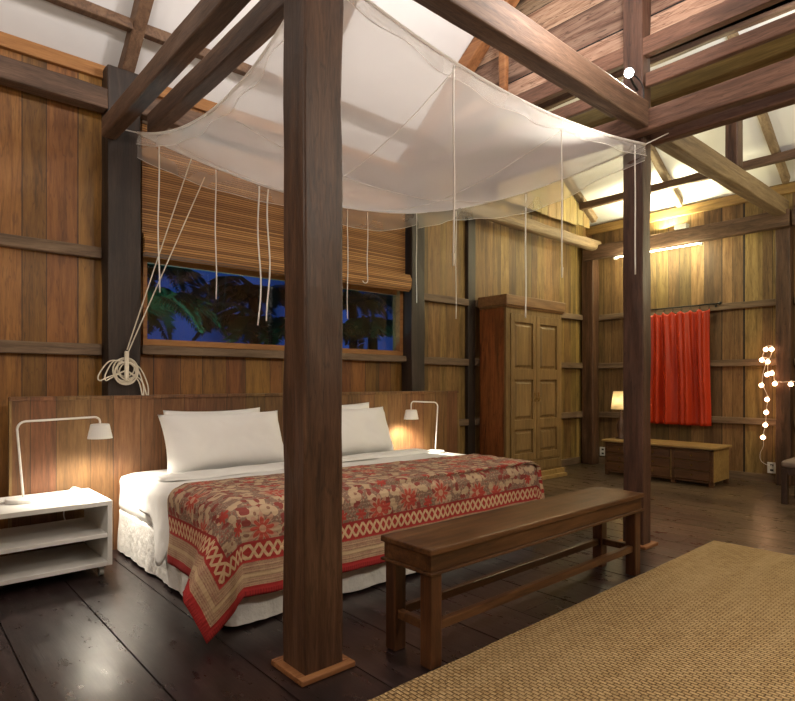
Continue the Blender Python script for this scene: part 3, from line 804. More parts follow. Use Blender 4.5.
quilt, _, _ = drape('quilt', M['quilt'], QX0, QX1, BY0-.02, 3.22-.02, MZ+.022, .345, .365, .34, .022, 'red and beige floral block-printed quilt across the foot of the bed', 'quilt', wr=.010, flare=.3, headskew=.26, thick=.006, ripple=.014, seed=8, kick=True, pull=.12)

# pillows
def pillow(label, x0, x1, yb, yt, z0, z1, th=.17, seed=0):
    W, H = x1-x0, math.hypot(z1-z0, yt-yb)
    bm = bmesh.new(); nu, nv = 36, 26; front, back = {}, {}
    lean = math.atan2(yt-yb, z1-z0)
    for side, D in ((1, front), (-1, back)):
        for i in range(nu+1):
            for j in range(nv+1):
                u = -1+2*i/nu; v = -1+2*j/nv
                if side == -1 and (abs(u) == 1 or abs(v) == 1): D[i,j] = front[i,j]; continue
                e = (1-u**4)*(1-v**4)
                t_ = th/2*max(0,e)**.55
                pin = 1-.055*(1-u*u)*0
                X = u*W/2*(1-.05*(1-abs(v)**2)*abs(u)**3) ; Z = v*H/2*(1-.09*(1-abs(u)**2.0)*abs(v)**3)
                cr = max(0, abs(u)*.6+abs(v)*.6-.45)
                wr = .014*noise.noise(Vector((X*6+seed*5, Z*6, side)))*e**.5 + (.007+.016*cr)*noise.noise(Vector(((X+Z*(1 if u*v<0 else -1))*22+seed, (X-Z)*5, side)))*e**.35
                sag = (1-v)*.5*.018
                Y = -side*(t_ + sag*e) + wr
                D[i,j] = bm.verts.new((X, Y, Z))
    for side, D in ((1, front), (-1, back)):
        for i in range(nu):
            for j in range(nv):
                q = [D[i,j], D[i+1,j], D[i+1,j+1], D[i,j+1]]
                bm.faces.new(q if side == 1 else q[::-1])
    m = Matrix.Translation(((x0+x1)/2, (yb+yt)/2, (z0+z1)/2)) @ Matrix.Rotation(-lean, 4, 'X')
    bm.transform(m)
    o = obj('pillow', bm, M['pillow'], smooth=True)
    return tag(o, label, 'pillow', 'bed pillows')
pillow('white pillow leaning behind another, nearest the left bedside table', 1.45, 2.19, 3.99, 4.08, MZ, .925, .12, 1)
pillow('front white pillow on the left half of the bed', 1.355, 2.245, 3.74, 3.91, MZ, .905, .20, 2)
pillow('white pillow leaning behind another, nearer the right bedside lamp', 2.50, 3.27, 3.99, 4.08, MZ, .94, .12, 3)
pillow('front white pillow on the right half of the bed', 2.44, 3.29, 3.75, 3.91, MZ, .905, .19, 4)

# ------------------------------------------------------------------ bedside tables
def nightstand(label, x0, x1, y0=3.62, y1=4.145):
    t = thing('bedside_table', label, 'table', ((x0+x1)/2, (y0+y1)/2, 0), 'white bedside tables')
    obj('table_top', BM(((x0, y0, .408), (x1, y1, .436))), M['white'], t, bevel=.003)
    for x in (x0, x1-.026): obj('side_panel', BM(((x, y0+.002, .062), (x+.026, y1, .408))), M['white'], t, bevel=.002)
    for z in (.062, .225): obj('shelf', BM(((x0+.026, y0+.004, z), (x1-.026, y1-.0, z+.024))), M['white'], t, bevel=.002)
    for x in (x0+.05, x1-.05):
        for y in (y0+.05, y1-.05):
            bm = bmesh.new(); tube_bm(bm, [(x-.012, y, .026), (x+.012, y, .026)], .026, 16); box(bm, (x-.016, y-.012, .044), (x+.016, y+.012, .062))
            obj('caster', bm, M['clear'], t)
    return t
nightstand('low white shelved table on casters at the left side of the bed', .22, 1.0)
nightstand('low white table at the right side of the bed by the wardrobe', 3.56, 4.13)

def lamp(label, bx, by, tipx, tipy, z0=.436, H=.86, power=4, watt=1, lean=.03, drop=.03):
    t = thing('desk_lamp', label, 'lamp', (bx, by, z0), 'bent-tube bedside lamps')
    obj('lamp_base', lathe(bx, by, [(0,z0+.0),(.085,z0+.0),(.090,z0+.006),(.090,z0+.018),(.084,z0+.024),(0,z0+.026)]), M['lampw'], t, smooth=False, bevel=.002)
    d = Vector((tipx-bx, tipy-by, 0)); L = d.length; d.normalize()
    sp = Vector((bx, by, 0)) - d*lean
    p = [Vector((bx, by, z0+.024)), sp + Vector((0,0,H-.045))]
    c = sp + d*.045 + Vector((0,0,H-.045))
    for k in range(1,7): a = PI - PI/2*k/6; p.append(c + d*math.cos(a)*.045 + Vector((0,0,math.sin(a)*.045)))
    e = Vector((tipx, tipy, H+.012)) - d*.03
    p.append(e)
    c = e - Vector((0,0,.03))
    for k in range(1,7): a = PI/2 - PI/2*k/6; p.append(c + d*math.cos(a)*.03 + Vector((0,0,math.sin(a)*.03)))
    p.append(Vector((tipx, tipy, H-drop-.01)))
    obj('arm', tube(p, .0062, 10), M['lampw'], t, smooth=True)
    zt = H-drop
    obj('lamp_shade', lathe(tipx, tipy, [(0,zt),(.048,zt),(.053,zt-.004),(.070,zt-.088),(.068,zt-.088),(.051,zt-.008),(0,zt-.008)], 32), M['lampw'], t, smooth=False, bevel=.001)
    obj('bulb', lathe(tipx, tipy, [(0,zt-.02),(.014,zt-.025),(.022,zt-.045),(.016,zt-.062),(0,zt-.068)], 16), M['bulbin'], t, smooth=True)
    ld = bpy.data.lights.new('lamp_light', 'SPOT'); ld.energy = watt; ld.color = (1,.89,.73); ld.spot_size = math.radians(140); ld.spot_blend = .6; ld.shadow_soft_size = .03
    lo = bpy.data.objects.new('lamp_light', ld); COL.objects.link(lo); lo.location = (tipx, tipy, zt-.085)
    return t
lamp('white bent-tube lamp on the left bedside table', .605, 3.91, .995, 3.86, watt=26, H=.895)
obj('cord', tube(bez([(.70,3.92,.446),(.76,3.95,.45),(.83,3.99,.452),(.90,4.02,.462),(.93,4.05,.448),(.90,4.149,.443),(.86,4.152,.30),(.875,4.15,.22)], 8), .004, 6), M['cord'], [o for o in COL.objects if o.name == 'desk_lamp'][0])
lamp('white bent-tube lamp on the right bedside table', 4.0, 3.97, 3.71, 4.0, watt=26, H=.925, drop=.065)

# ------------------------------------------------------------------ bench
b0x, b1x, b0y, b1y, bz = 1.588, 3.315, 1.600, 1.880, .474
t = thing('bench', 'long narrow wooden bench at the foot of the bed', 'bench', ((b0x+b1x)/2, (b0y+b1y)/2, 0))
obj('bench_top', BM(((b0x-.012, b0y-.012, bz-.026), (b1x+.012, b1y+.012, bz))), M['bench'], t, bevel=.006)
obj('apron', BM(((b0x, b0y, bz-.092), (b1x, b0y+.024, bz-.026)), ((b0x, b1y-.024, bz-.092), (b1x, b1y, bz-.026)), ((b0x, b0y+.024, bz-.092), (b0x+.024, b1y-.024, bz-.026)), ((b1x-.024, b0y+.024, bz-.092), (b1x, b1y-.024, bz-.026))), M['bench'], t, bevel=.003)
obj('moulding', BM(((b0x-.012, b0y-.012, bz-.104), (b1x+.012, b0y+.03, bz-.092)), ((b0x-.012, b1y-.03, bz-.104), (b1x+.012, b1y+.012, bz-.092)), ((b0x-.012, b0y+.03, bz-.104), (b0x+.03, b1y-.03, bz-.092)), ((b1x-.03, b0y+.03, bz-.104), (b1x+.012, b1y-.03, bz-.092))), M['bench'], t, bevel=.004)
lw = .062
for x in (b0x+.004, b1x-.004-lw):
    for y in (b0y+.004, b1y-.004-lw): obj('leg', BM(((x, y, 0), (x+lw, y+lw, bz-.1))), M['benchz'], t, bevel=.005)
for y in (b0y+.02, b1y-.05): obj('stretcher', BM(((b0x+lw, y, .135), (b1x-lw, y+.03, .172))), M['bench'], t, bevel=.004)
for x in (b0x+.018, b1x-.048): obj('stretcher', BM(((x, b0y+lw, .135), (x+.03, b1y-lw, .172))), M['bench'], t, bevel=.004)

# ------------------------------------------------------------------ rug
bm = bmesh.new(); nx = 200
rx0, rx1, ry0, ry1 = -1.4, 4.35, -1.6, 1.583
outl = []
def jit(k, s): return .006*noise.noise(Vector((k*3.1, s, 0)))+.003*noise.noise(Vector((k*11, s, 5)))
for i in range(nx): x = rx0+(rx1-rx0)*i/nx; outl.append((x, ry0+jit(x,1)))
for i in range(nx//2): y = ry0+(ry1-ry0)*i/(nx//2); outl.append((rx1+jit(y,2), y))
for i in range(nx): x = rx1-(rx1-rx0)*i/nx; outl.append((x, ry1+jit(x,3)))
for i in range(nx//2): y = ry1-(ry1-ry0)*i/(nx//2); outl.append((rx0+jit(y,4), y))
lo_ = [bm.verts.new((x,y,0.001)) for x,y in outl]; hi_ = [bm.verts.new((x,y,.016)) for x,y in outl]
bm.faces.new(hi_); bm.faces.new(lo_[::-1])
for i in range(len(outl)): j=(i+1)%len(outl); bm.faces.new((lo_[i], lo_[j], hi_[j], hi_[i]))
tag(obj('rug', bm, M['rug'], origin=(1.5,0,0), bevel=.004), 'large golden woven jute rug on the dark floorboards beside the bench', 'rug')

# ------------------------------------------------------------------ wardrobe
ax0, ax1, ayf, ayb = 5.03, 6.09, 3.92, 4.29
t = thing('wardrobe', 'tall two-door wooden wardrobe with carved panels beyond the bed', 'wardrobe', ((ax0+ax1)/2, (ayf+ayb)/2, 0))
obj('body', BM(((ax0+.012, ayf+.03, .10), (ax1, ayb, 1.95))), M['arm'], t)
obj('side_panel', BM(((ax0, ayf+.035, .10), (ax0+.012, ayb, 1.95))), M['armside'], t)
obj('front_frame', BM(((ax0, ayf, .10), (ax0+.07, ayf+.03, 1.95)), ((ax1-.05, ayf, .10), (ax1, ayf+.03, 1.95)), ((ax0+.07, ayf, 1.87), (ax1-.05, ayf+.03, 1.95)), ((ax0+.07, ayf, .225), (ax1-.05, ayf+.03, .245)), ((ax0+.07, ayf, .10), (ax1-.05, ayf+.03, .12))), M['arm'], t, bevel=.003)
# crown
bm = BM(((ax0-.035, ayf-.035, 1.95), (ax1+.03, ayb, 2.065)), ((ax0-.02, ayf-.02, 1.93), (ax1+.018, ayb, 1.95)))
obj('cornice', bm, M['armc'], t, bevel=.008)
bm = BM(((ax0-.02, ayf-.03, .04), (ax1+.02, ayb, .10)), ((ax0-.04, ayf-.055, 0), (ax1+.04, ayb, .045)))
obj('plinth', bm, M['chestt'], t, bevel=.006)
dx0 = ax0+.072; dx1 = ax1-.052; dm = (dx0+dx1)/2
for k, (a, b_) in enumerate(((dx0, dm-.003), (dm+.003, dx1))):
    st = .062; zs = [(1.777,1.264),(1.145,.70),(.593,.325)]
    boxes = [((a, ayf-.012, .248), (a+st, ayf+.018, 1.868)), ((b_-st, ayf-.012, .248), (b_, ayf+.018, 1.868))]
    prev = 1.868
    for hi, lo in zs:
        boxes.append(((a+st, ayf-.012, hi), (b_-st, ayf+.018, prev))); prev = lo
    boxes.append(((a+st, ayf-.012, .248), (b_-st, ayf+.018, prev)))
    d = obj('door', BM(*boxes), M['arm'], t, bevel=.003)
    for hi, lo in zs:
        bm = bmesh.new()
        x0, x1, z0, z1 = a+st, b_-st, lo, hi
        o1 = [bm.verts.new(p) for p in ((x0,ayf+.012,z0),(x1,ayf+.012,z0),(x1,ayf+.012,z1),(x0,ayf+.012,z1))]
        e = .018; o2 = [bm.verts.new(p) for p in ((x0+e,ayf+.012,z0+e),(x1-e,ayf+.012,z0+e),(x1-e,ayf+.012,z1-e),(x0+e,ayf+.012,z1-e))]
        e = .045; o3 = [bm.verts.new(p) for p in ((x0+e,ayf-.006,z0+e),(x1-e,ayf-.006,z0+e),(x1-e,ayf-.006,z1-e),(x0+e,ayf-.006,z1-e))]
        for A, B_ in ((o1,o2),(o2,o3)):
            for i in range(4): j=(i+1)%4; bm.faces.new((A[i],A[j],B_[j],B_[i]))
        bm.faces.new(o3)
        ob = [bm.verts.new((v.co.x, ayf+.017, v.co.z)) for v in o1]
        bm.faces.new(ob[::-1])
        for i in range(4): j=(i+1)%4; bm.faces.new((o1[j],o1[i],ob[i],ob[j]))
        obj('door_panel', bm, M['arm'], d)
    hx = b_-.03 if k == 0 else a+.03
    bm = bmesh.new(); box(bm, (hx-.010, ayf-.018, .90), (hx+.010, ayf-.012, 1.0))
    ring = [(hx+.022*math.cos(q), ayf-.024, .925+.026*math.sin(q)) for q in [2*PI*i/18 for i in range(19)]]
    tube_bm(bm, ring, .004, 6)
    obj('handle', bm, M['brass'], d)
d = obj('drawer', BM(((dx0, ayf-.010, .123), (dx1, ayf+.015, .222))), M['arm'], t, bevel=.004)

# ------------------------------------------------------------------ chest of drawers
cx0, cx1, cy0, cy1 = 6.575, 7.03, 2.40, 3.63
t = thing('chest_of_drawers', 'low wooden chest of drawers under the red curtain', 'chest', ((cx0+cx1)/2, (cy0+cy1)/2, 0))
obj('body', BM(((cx0+.02, cy0, .05), (cx1, cy1, .40))), M['chestt'], t, bevel=.003)
obj('front_frame', BM(*([((cx0, cy0, .04), (cx0+.02, cy1, .06)), ((cx0, cy0, .375), (cx0+.02, cy1, .40))] + [((cx0, y-.014, .04), (cx0+.02, y+.014, .40)) for y in (cy0+.014, cy0+.42, cy0+.84, cy1-.014)])), M['chest'], t, bevel=.002)
obj('chest_top', BM(((cx0-.03, cy0-.03, .40), (cx1+.01, cy1+.03, .425))), M['chestt'], t, bevel=.006)
for (x, y) in ((cx0+.0, cy0), (cx0+.0, cy1-.045), (cx1-.045, cy0), (cx1-.045, cy1-.045), (cx0, cy0+.40), (cx0, cy0+.82)):
    obj('foot', BM(((x, y, 0), (x+.045, y+.045, .05))), M['chest'], t, bevel=.004)
for c in range(3):
    y0_ = cy0+.028 + c*.42; y1_ = cy0+.406 + c*.42
    if c == 2: y1_ = cy1-.028
    for r_ in range(3):
        z0_ = .062+.1045*r_
        d = obj('drawer', BM(((cx0-.006, y0_+.004, z0_+.003), (cx0+.015, y1_-.004, z0_+.099))), M['chest'], t, bevel=.005)
        kn = tube([(cx0-.006, (y0_+y1_)/2, z0_+.052), (cx0-.018, (y0_+y1_)/2, z0_+.052), (cx0-.030, (y0_+y1_)/2, z0_+.052)], [.006,.012,.008], 10)
        obj('knob', kn, M['brass'], d)

# table lamp on the chest
lx, ly, lz = 6.80, 3.545, .425
t = thing('table_lamp', 'lit table lamp with pale tapered shade half hidden by the spotlight post', 'lamp', (lx, ly, lz))
obj('lamp_base', lathe(lx, ly, [(0,lz),(.06,lz),(.062,lz+.01),(.03,lz+.03),(.045,lz+.10),(.05,lz+.17),(.02,lz+.25),(.012,lz+.30),(.01,lz+.40),(0,lz+.40)]), M['postr'], t, smooth=True)
sz = lz+.36
sh = obj('lamp_shade', lathe(lx, ly, [(.115,sz),(.085,sz+.22)], 36), M['shade'], t, smooth=True); solidify(sh, .002)
obj('bulb', lathe(lx, ly, [(0,sz+.05),(.02,sz+.06),(.03,sz+.09),(.02,sz+.12),(0,sz+.13)], 16), M['bulbin'], t, smooth=True)

# ------------------------------------------------------------------ red curtain and rod
t = thing('curtain', 'bright red satin curtain hanging on the far plank wall', 'curtain', (7.285, 3.12, .60))
bm = bmesh.new(); ny, nz = 150, 40; g2 = {}
y0_, y1_ = 2.695, 3.56
for i in range(ny+1):
    for j in range(nz+1):
        u = i/ny; v = j/nz
        y = y0_ + (y1_-y0_)*u; z = 1.985 - 1.385*v
        fold = .026*math.sin(u*2*PI*5.2 + 1.6*math.sin(u*7+1) + .5*v) * (.3+.7*min(1, v*1.6)) + .010*math.sin(u*2*PI*11+v*2+2*math.sin(u*5))
        x = 7.272 + 1.3*fold + .008*noise.noise(Vector((y*4, z*3, 0)))
        scal = .030*abs(math.sin(u*PI*8))**1.2*max(0, 1-v*8)
        y += .008*math.sin(v*4+u*5)
        g2[i,j] = bm.verts.new((x, y, z - scal))
for i in range(ny):
    for j in range(nz): bm.faces.new((g2[i,j], g2[i+1,j], g2[i+1,j+1], g2[i,j+1]))
co_ = obj('cloth', bm, M['curtain'], t, smooth=True); solidify(co_, .003)
for k in range(9):
    y = y0_+.01+(y1_-y0_-.02)*k/8
    ring = [(7.292+.016*math.cos(q), y, 2.005+.022*math.sin(q)) for q in [2*PI*i/14 for i in range(15)]]
    obj('curtain_ring', tube(ring, .0025, 6), M['iron'], t)
t = thing('curtain_rod', 'thin dark iron rod holding up the red curtain', 'curtain rod', (7.292, 3.1, 2.035))
bm = tube([(7.292, 2.60, 2.035), (7.292, 3.66, 2.035)], .009, 10)
obj('rod', bm, M['iron'], t, smooth=True)
for y in (2.59, 3.67):
    bmf = bmesh.new(); bmesh.ops.create_uvsphere(bmf, u_segments=12, v_segments=8, radius=.02, matrix=Matrix.Translation((7.292, y, 2.035)))
    obj('finial', bmf, M['iron'], t, smooth=True)
for y in (2.65, 3.61): obj('bracket', BM(((7.292, y-.006, 2.022), (WX-.06, y+.006, 2.028)), ((WX-.062, y-.012, 2.0), (WX-.058, y+.012, 2.037))), M['iron'], t)

# ------------------------------------------------------------------ stool at the right edge
t = thing('stool', 'dark stool with brown cushion cut by the right edge of the photo', 'stool', (6.42, 1.43, 0))
sx0, sx1, sy0, sy1 = 6.19, 6.65, 1.20, 1.675
for x in (sx0, sx1-.05):
    for y in (sy0, sy1-.05): obj('leg', BM(((x, y, 0), (x+.05, y+.05, .33))), M['stoolw'], t, bevel=.004)
obj('seat_frame', BM(((sx0+.004, sy0+.004, .27), (sx1-.004, sy1-.004, .33))), M['stoolw'], t, bevel=.004)
obj('cushion', rbox(sx0-.005, sx1+.005, sy0-.005, sy1+.005, .33, .40, .03, amp=.003), M['cush'], t, smooth=True)

# ------------------------------------------------------------------ string of bulbs
import itertools
def ray(u, v):
    a = math.atan2(515.5, 582.6); F = Vector((math.sin(a), math.cos(a), 0)); R = Vector((math.cos(a), -math.sin(a), 0))
    return F + R*((u-397.5)/582.6) + Vector((0,0,(382-v)/582.6))
BULBS = [(2.0986,1.4758),(2.0425,1.4747),(2.137,1.361),(2.081,1.3405),(2.0865,1.2),(2.0436,1.215),(2.1413,1.0845),(2.0133,1.1012),(1.866,1.096),(2.0865,.929),(2.095,.788),(2.103,.65),(2.1263,.513)]
t = thing('string_lights', 'string of round glowing bulbs hanging beside the far post', 'string lights', (7.25, 2.09, .30))
order = [8,7,5,4,3,2,0,1]
for (y, z) in BULBS:
    bmf = bmesh.new(); bmesh.ops.create_uvsphere(bmf, u_segments=16, v_segments=12, radius=.024, matrix=Matrix.Translation((7.225, y, z)))
    bb = obj('bulb', bmf, M['bulb'], t, smooth=True)
    obj('socket', tube([(7.235, y, z+.018), (7.25, y, z+.034)], .009, 8), M['cord'], bb)
wire = [(1.70,1.14),(1.866,1.125),(2.0133,1.13),(2.03,1.24),(2.085,1.235),(2.085,1.37),(2.135,1.40),(2.10,1.50),(2.04,1.505),(2.06,1.40),(2.11,1.30),(2.14,1.12),(2.09,.96),(2.10,.81),(2.108,.67),(2.13,.535),(2.13,.42),(2.16,.33),(2.15,.25),(2.10,.205),(2.065,.215)]
wp = [(7.25, y, z) for y, z in wire]; wp[-1] = (7.36, 2.075, .20); wp[-2] = (7.32, 2.10, .20)
obj('wire', tube(bez(wp, 8), .0025, 6), M['cord'], t, smooth=True)

def outlet(label, y, z, n=1):
    t = thing('wall_outlet', label, 'outlet', (WX, y, z))
    obj('face_plate', BM(((WX-.032, y-.045, z-.06*n), (WX-.02, y+.045, z+.06*n))), M['plastic'], t, bevel=.004)
    for k in range(n):
        for dz in (-.025, .03):
            zz = z + (k-(n-1)/2)*.115+dz
            obj('socket_hole', BM(((WX-.034, y-.016, zz-.012), (WX-.032, y+.016, zz+.010))), M['black'], t)
outlet('tall white wall outlet below the string of bulbs', 2.085, .17, 1.6.__int__() + 0)
outlet('white wall outlet beside the corner post, left of the chest', 4.105, .17)

# ------------------------------------------------------------------ light fixtures
t = thing('spotlight', 'bright clamp spotlight fixed to the post above the net', 'lamp', (3.80, 1.85, 3.10))
sp_p = Vector((3.62, 1.83, 3.12)); aim = Vector((-.66, -.42, -.42)).normalized()
m = Matrix.Translation(sp_p) @ aim.to_track_quat('Z', 'Y').to_matrix().to_4x4()
bm = lathe(0, 0, [(0,-.07),(.018,-.07),(.024,-.06),(.034,0),(.029,0),(.021,-.055),(0,-.055)], 24); bm.transform(m); obj('housing', bm, M['black'], t)
bm = lathe(0, 0, [(0,-.008),(.028,-.008),(.028,-.003),(0,-.003)], 24); bm.transform(m); obj('lens', bm, M['led'], t)
obj('bracket', tube([sp_p-aim*.06, Vector((3.76,1.87,3.11)), Vector((3.834,1.88,3.10))], .008, 8), M['iron'], t)
obj('cable', tube(bez([sp_p-aim*.07, (3.76,1.85,3.15), (3.822,1.836,3.10), (3.826,1.832,3.02), (3.826,1.832,2.92)], 6), .005, 6), M['black'], t)
# lamp housing on the beam over the curtain
t = thing('uplight', 'small white lamp block sitting on the beam under the pale rafter', 'lamp', (7.19, 2.98, 2.95))
obj('housing', BM(((7.15, 2.91, 2.952), (7.24, 3.05, 3.01))), M['plastic'], t, bevel=.004)
obj('diffuser', BM(((7.24, 2.925, 2.96), (7.246, 3.035, 3.005))), M['tube'], t)
t = thing('tube_light', 'lit tube light tucked under the beam above the red curtain', 'lamp', (7.29, 3.3, 2.75))
obj('tube', tube([(7.275, 2.80, 2.772), (7.275, 3.85, 2.772)], .013, 12), M['tube'], t, smooth=True)
for y in (2.785, 3.865): obj('end_cap', BM(((7.255, y-.015, 2.742), (7.295, y+.015, 2.78))), M['plastic'], t)
obj('backing', BM(((7.248, 2.78, 2.79), (7.30, 3.87, 2.80))), M['plastic'], t)

# ------------------------------------------------------------------ mosquito net
NA = Vector((1.29, 4.10, 2.80)); NB = Vector((3.90, 4.12, 2.78)); NC = Vector((3.835, 1.825, 2.715)); ND = Vector((1.30, 1.95, 2.80))
net = thing('mosquito_net', 'sheer white mosquito net canopy slung from the posts above the bed', 'net', (2.6, 3.0, 2.4))
def edge_pt(P, Q, t, sag, inward):
    p = P.lerp(Q, t); k = 4*t*(1-t)
    p = p + Vector((0,0,-sag*k)) + Vector(inward)*k
    return p
def e_ab(t): return edge_pt(NA, NB, t, .19, (0,-.10,0))
def e_bc(t): return edge_pt(NB, NC, t, .14, (-.10,0,0))
def e_dc(t): return edge_pt(ND, NC, t, .09, (0,.06,0))
def e_ad(t): return edge_pt(NA, ND, t, .19, (.06,0,0))
def coons(u, v):  # u along A->B / D->C, v along A->D / B->C
    a = e_ab(u)*(1-v) + e_dc(u)*v
    b_ = e_ad(v)*(1-u) + e_bc(v)*u
    c = NA*(1-u)*(1-v) + NB*u*(1-v) + ND*(1-u)*v + NC*u*v
    p = a + b_ - c
    p.z -= .06*16*u*(1-u)*v*(1-v)
    p.z += .018*noise.noise(Vector((u*5, v*5, 1))) * min(1, 10*min(u,1-u,v,1-v))
    return p
bm = bmesh.new(); n = 60; G = {}
for i in range(n+1):
    for j in range(n+1): G[i,j] = bm.verts.new(coons(i/n, j/n))
for i in range(n):
    for j in range(n): bm.faces.new((G[i,j], G[i+1,j], G[i+1,j+1], G[i,j+1]))
obj('canopy', bm, M['net'], net, smooth=True)
def valance(f, out, h0, seed, h1=None):
    bm = bmesh.new(); n = 90; rows = 6; R_ = []
    out = Vector(out)
    for i in range(n+1):
        t = i/n; p = f(t); r = []
        hh = h0*(1+.12*math.sin(t*9+seed)) * (.85+.3*abs(math.sin(t*PI*1.5+seed)))
        for k in range(rows+1):
            w = k/rows
            r.append(bm.verts.new(p + Vector((0,0,-hh*w)) + out*(.012*math.sin(t*40+seed)*w + .02*noise.noise(Vector((t*9, w*2, seed))))))
        R_.append(r)
    for i in range(n):
        for k in range(rows): bm.faces.new((R_[i][k], R_[i+1][k], R_[i+1][k+1], R_[i][k+1]))
    hem = tube([r[-1].co for r in R_], .0022, 5); 
    v = obj('valance', bm, M['net2'], net, smooth=True)
    obj('hem', hem, M['tape'], v, smooth=True)
valance(e_ab, (0,1,0), .135, 1); valance(e_bc, (1,0,0), .13, 2); valance(e_dc, (0,1,0), .075, 3); valance(e_ad, (1,0,0), .08, 4)
for f in (e_ab, e_bc, e_dc, e_ad): obj('edge_tape', tube([f(i/60) for i in range(61)], .008, 6), M['tape'], net, smooth=True)
def on(u0,v0,u1,v1,lift=-.004): return [coons(u0+(u1-u0)*i/40, v0+(v1-v0)*i/40)+Vector((0,0,lift)) for i in range(41)]
for sgm in ((.0,.12,.98,.10), (.35,.0,.33,1), (.68,0,.70,1), (.05,.5,.95,.52)):
    P_ = on(*sgm); bm = bmesh.new(); w = .006
    tube_bm(bm, P_, .0035, 5)
    obj('seam', bm, M['tape'], net, smooth=True)
for P_, Q in ((NA, (1.20,4.19,2.83)), (NB, (3.95,4.195,2.82)), (NC, (3.90, 1.70, 2.768)), (ND, (1.30,2.028,2.90))):
    obj('tie_cord', tube([P_, Vector(Q)], .004, 6), M['cord'], net)
# hanging ties
def hang(top, zb, r=.004, curl=0, toggle=False, sway=.006, seed=0):
    top = Vector(top); n = max(6, int((top.z-zb)/.06)); pts = []
    for i in range(n+1):
        w = i/n
        pts.append(Vector((top.x + sway*math.sin(w*7+seed)*w**.5*1.4, top.y + sway*math.cos(w*5+seed)*w, top.z+(zb-top.z)*w)))
    if curl:
        e = pts[-1]
        for k in range(1, 7): a = k*.45; pts.append(e + Vector((-curl*(1-math.cos(a)), 0, -curl*math.sin(a))))
    o = obj('hanging_tie', tube(pts, r, 6), M['cord'], net, smooth=True)
    if toggle: obj('toggle', tube([pts[-1]+Vector((0,0,.03)), pts[-1]+Vector((0,0,-.03))], [.008,.005], 8), M['rope'], o)
def tAB(x): return e_ab((x-NA.x)/(NB.x-NA.x))
# (x along the far edge, bottom height)
for x, zb, kw in ((1.42,1.735,dict(seed=1,r=.005)),(1.81,1.72,dict(r=.0045,seed=2)),(2.145,1.55,dict(r=.006,sway=.018,seed=3)),(2.22,1.585,dict(r=.006,sway=.018,seed=4)),(2.98,1.66,dict(seed=5)),(3.21,2.02,dict(curl=.03,seed=6)),(3.88,1.89,dict(seed=7))):
    hang(tAB(x)+Vector((0,-.01,-.02)), zb, **kw)
for tt, zb, kw in ((.262,1.68,dict(seed=8)),(.60,1.62,dict(r=.006,seed=9))):
    hang(e_bc(tt)+Vector((0,0,-.02)), zb, **kw)
for tt, zb, kw in ((.318,1.72,dict(toggle=True,r=.0045,seed=10)),(.665,1.76,dict(toggle=True,r=.0045,seed=11)),(.955,1.83,dict(r=.005,seed=12))):
    hang(e_dc(tt)+Vector((0,0,-.02)), zb, **kw)

# blind pull ropes wound on the wall post
t = thing('rope_coil', 'coiled cream rope hanging on a hook on the near-black wall post', 'rope', (1.25, 4.18, 1.22))
hk = Vector((1.235, 4.17, 1.30))
bm = bmesh.new()
for k in range(7):
    r = .055+.009*(k%4); ph = k*1.3; c = Vector((1.235+.010*math.sin(k*2), 4.172-.004*k, 1.215-.006*k))
    tube_bm(bm, [c+Vector((r*1.0*math.cos(a+ph), 0.004*math.sin(a*3), r*1.05*math.sin(a+ph))) for a in [2*PI*i/30 for i in range(31)]], .0048, 6)
for sx, L_ in ((-1,.17),(1,.11),(-1,.13),(1,.14)):
    pp = [hk+Vector((0,-.01,-.05)), hk+Vector((sx*L_*.6,-.012,-.06-.02*sx)), hk+Vector((sx*L_,-.012,-.13-.07*(sx>0))), hk+Vector((sx*L_*.98,-.01,-.17-.11*(sx>0))), hk+Vector((sx*L_*.7,-.012,-.15-.02*(sx>0))), hk+Vector((0,-.01,-.10))]
    tube_bm(bm, bez(pp, 8), .0045, 6)
obj('coil', bm, M['rope'], t, smooth=True)
obj('binding', BM(((1.222, 4.135, 1.14), (1.248, 4.165, 1.33))), M['rope'], t, bevel=.008)
obj('hook', tube([(1.235, 4.20, 1.315), (1.235, 4.15, 1.31), (1.235, 4.14, 1.335)], .006, 8), M['iron'], t)
for P1, kk in ((e_ab(.135), 0), (e_ab(.17)+Vector((0,0,-.10)), .012)):
    obj('pull_line', tube([Vector((1.235+kk, 4.16, 1.32)), P1], .0042, 6), M['rope'], t)

# ------------------------------------------------------------------ garden outside the window
struct('ground', BM(((-6, WY+.2, -.15), (14, 18, -.05))), M['ground'])
def frond(base, az, L, droop, seed):
    bm = bmesh.new(); rnd = random.Random(seed)
    d = Vector((math.cos(az), math.sin(az), 0)); side = Vector((-d.y, d.x, 0)); sp = []
    for i in range(25):
        w = i/24; sp.append(Vector(base) + d*L*w*.9 + Vector((0,0, L*(.75*w - droop*w*w))))
    tube_bm(bm, sp, [.012*(1-i/26) for i in range(25)], 5)
    for i in range(3, 25):
        for k in (-1, 1):
            for sub in (0, .5):
                p = sp[i] if sub == 0 or i == 24 else (sp[i]+sp[i+1])/2
                l = L*.34*math.sin(PI*min(1, .25+.75*i/26))*rnd.uniform(.85,1.1)
                tip = p + side*k*l*.8 + d*l*.45 + Vector((0,0,-l*rnd.uniform(.25,.5)))
                m_ = (p+tip)/2 + Vector((0,0,.03))
                a = bm.verts.new(p); b1 = bm.verts.new(m_+d*.012); b2 = bm.verts.new(m_-d*.012+Vector((0,0,.004))); e = bm.verts.new(tip)
                bm.faces.new((a,b1,e)); bm.faces.new((a,e,b2))
    return bm
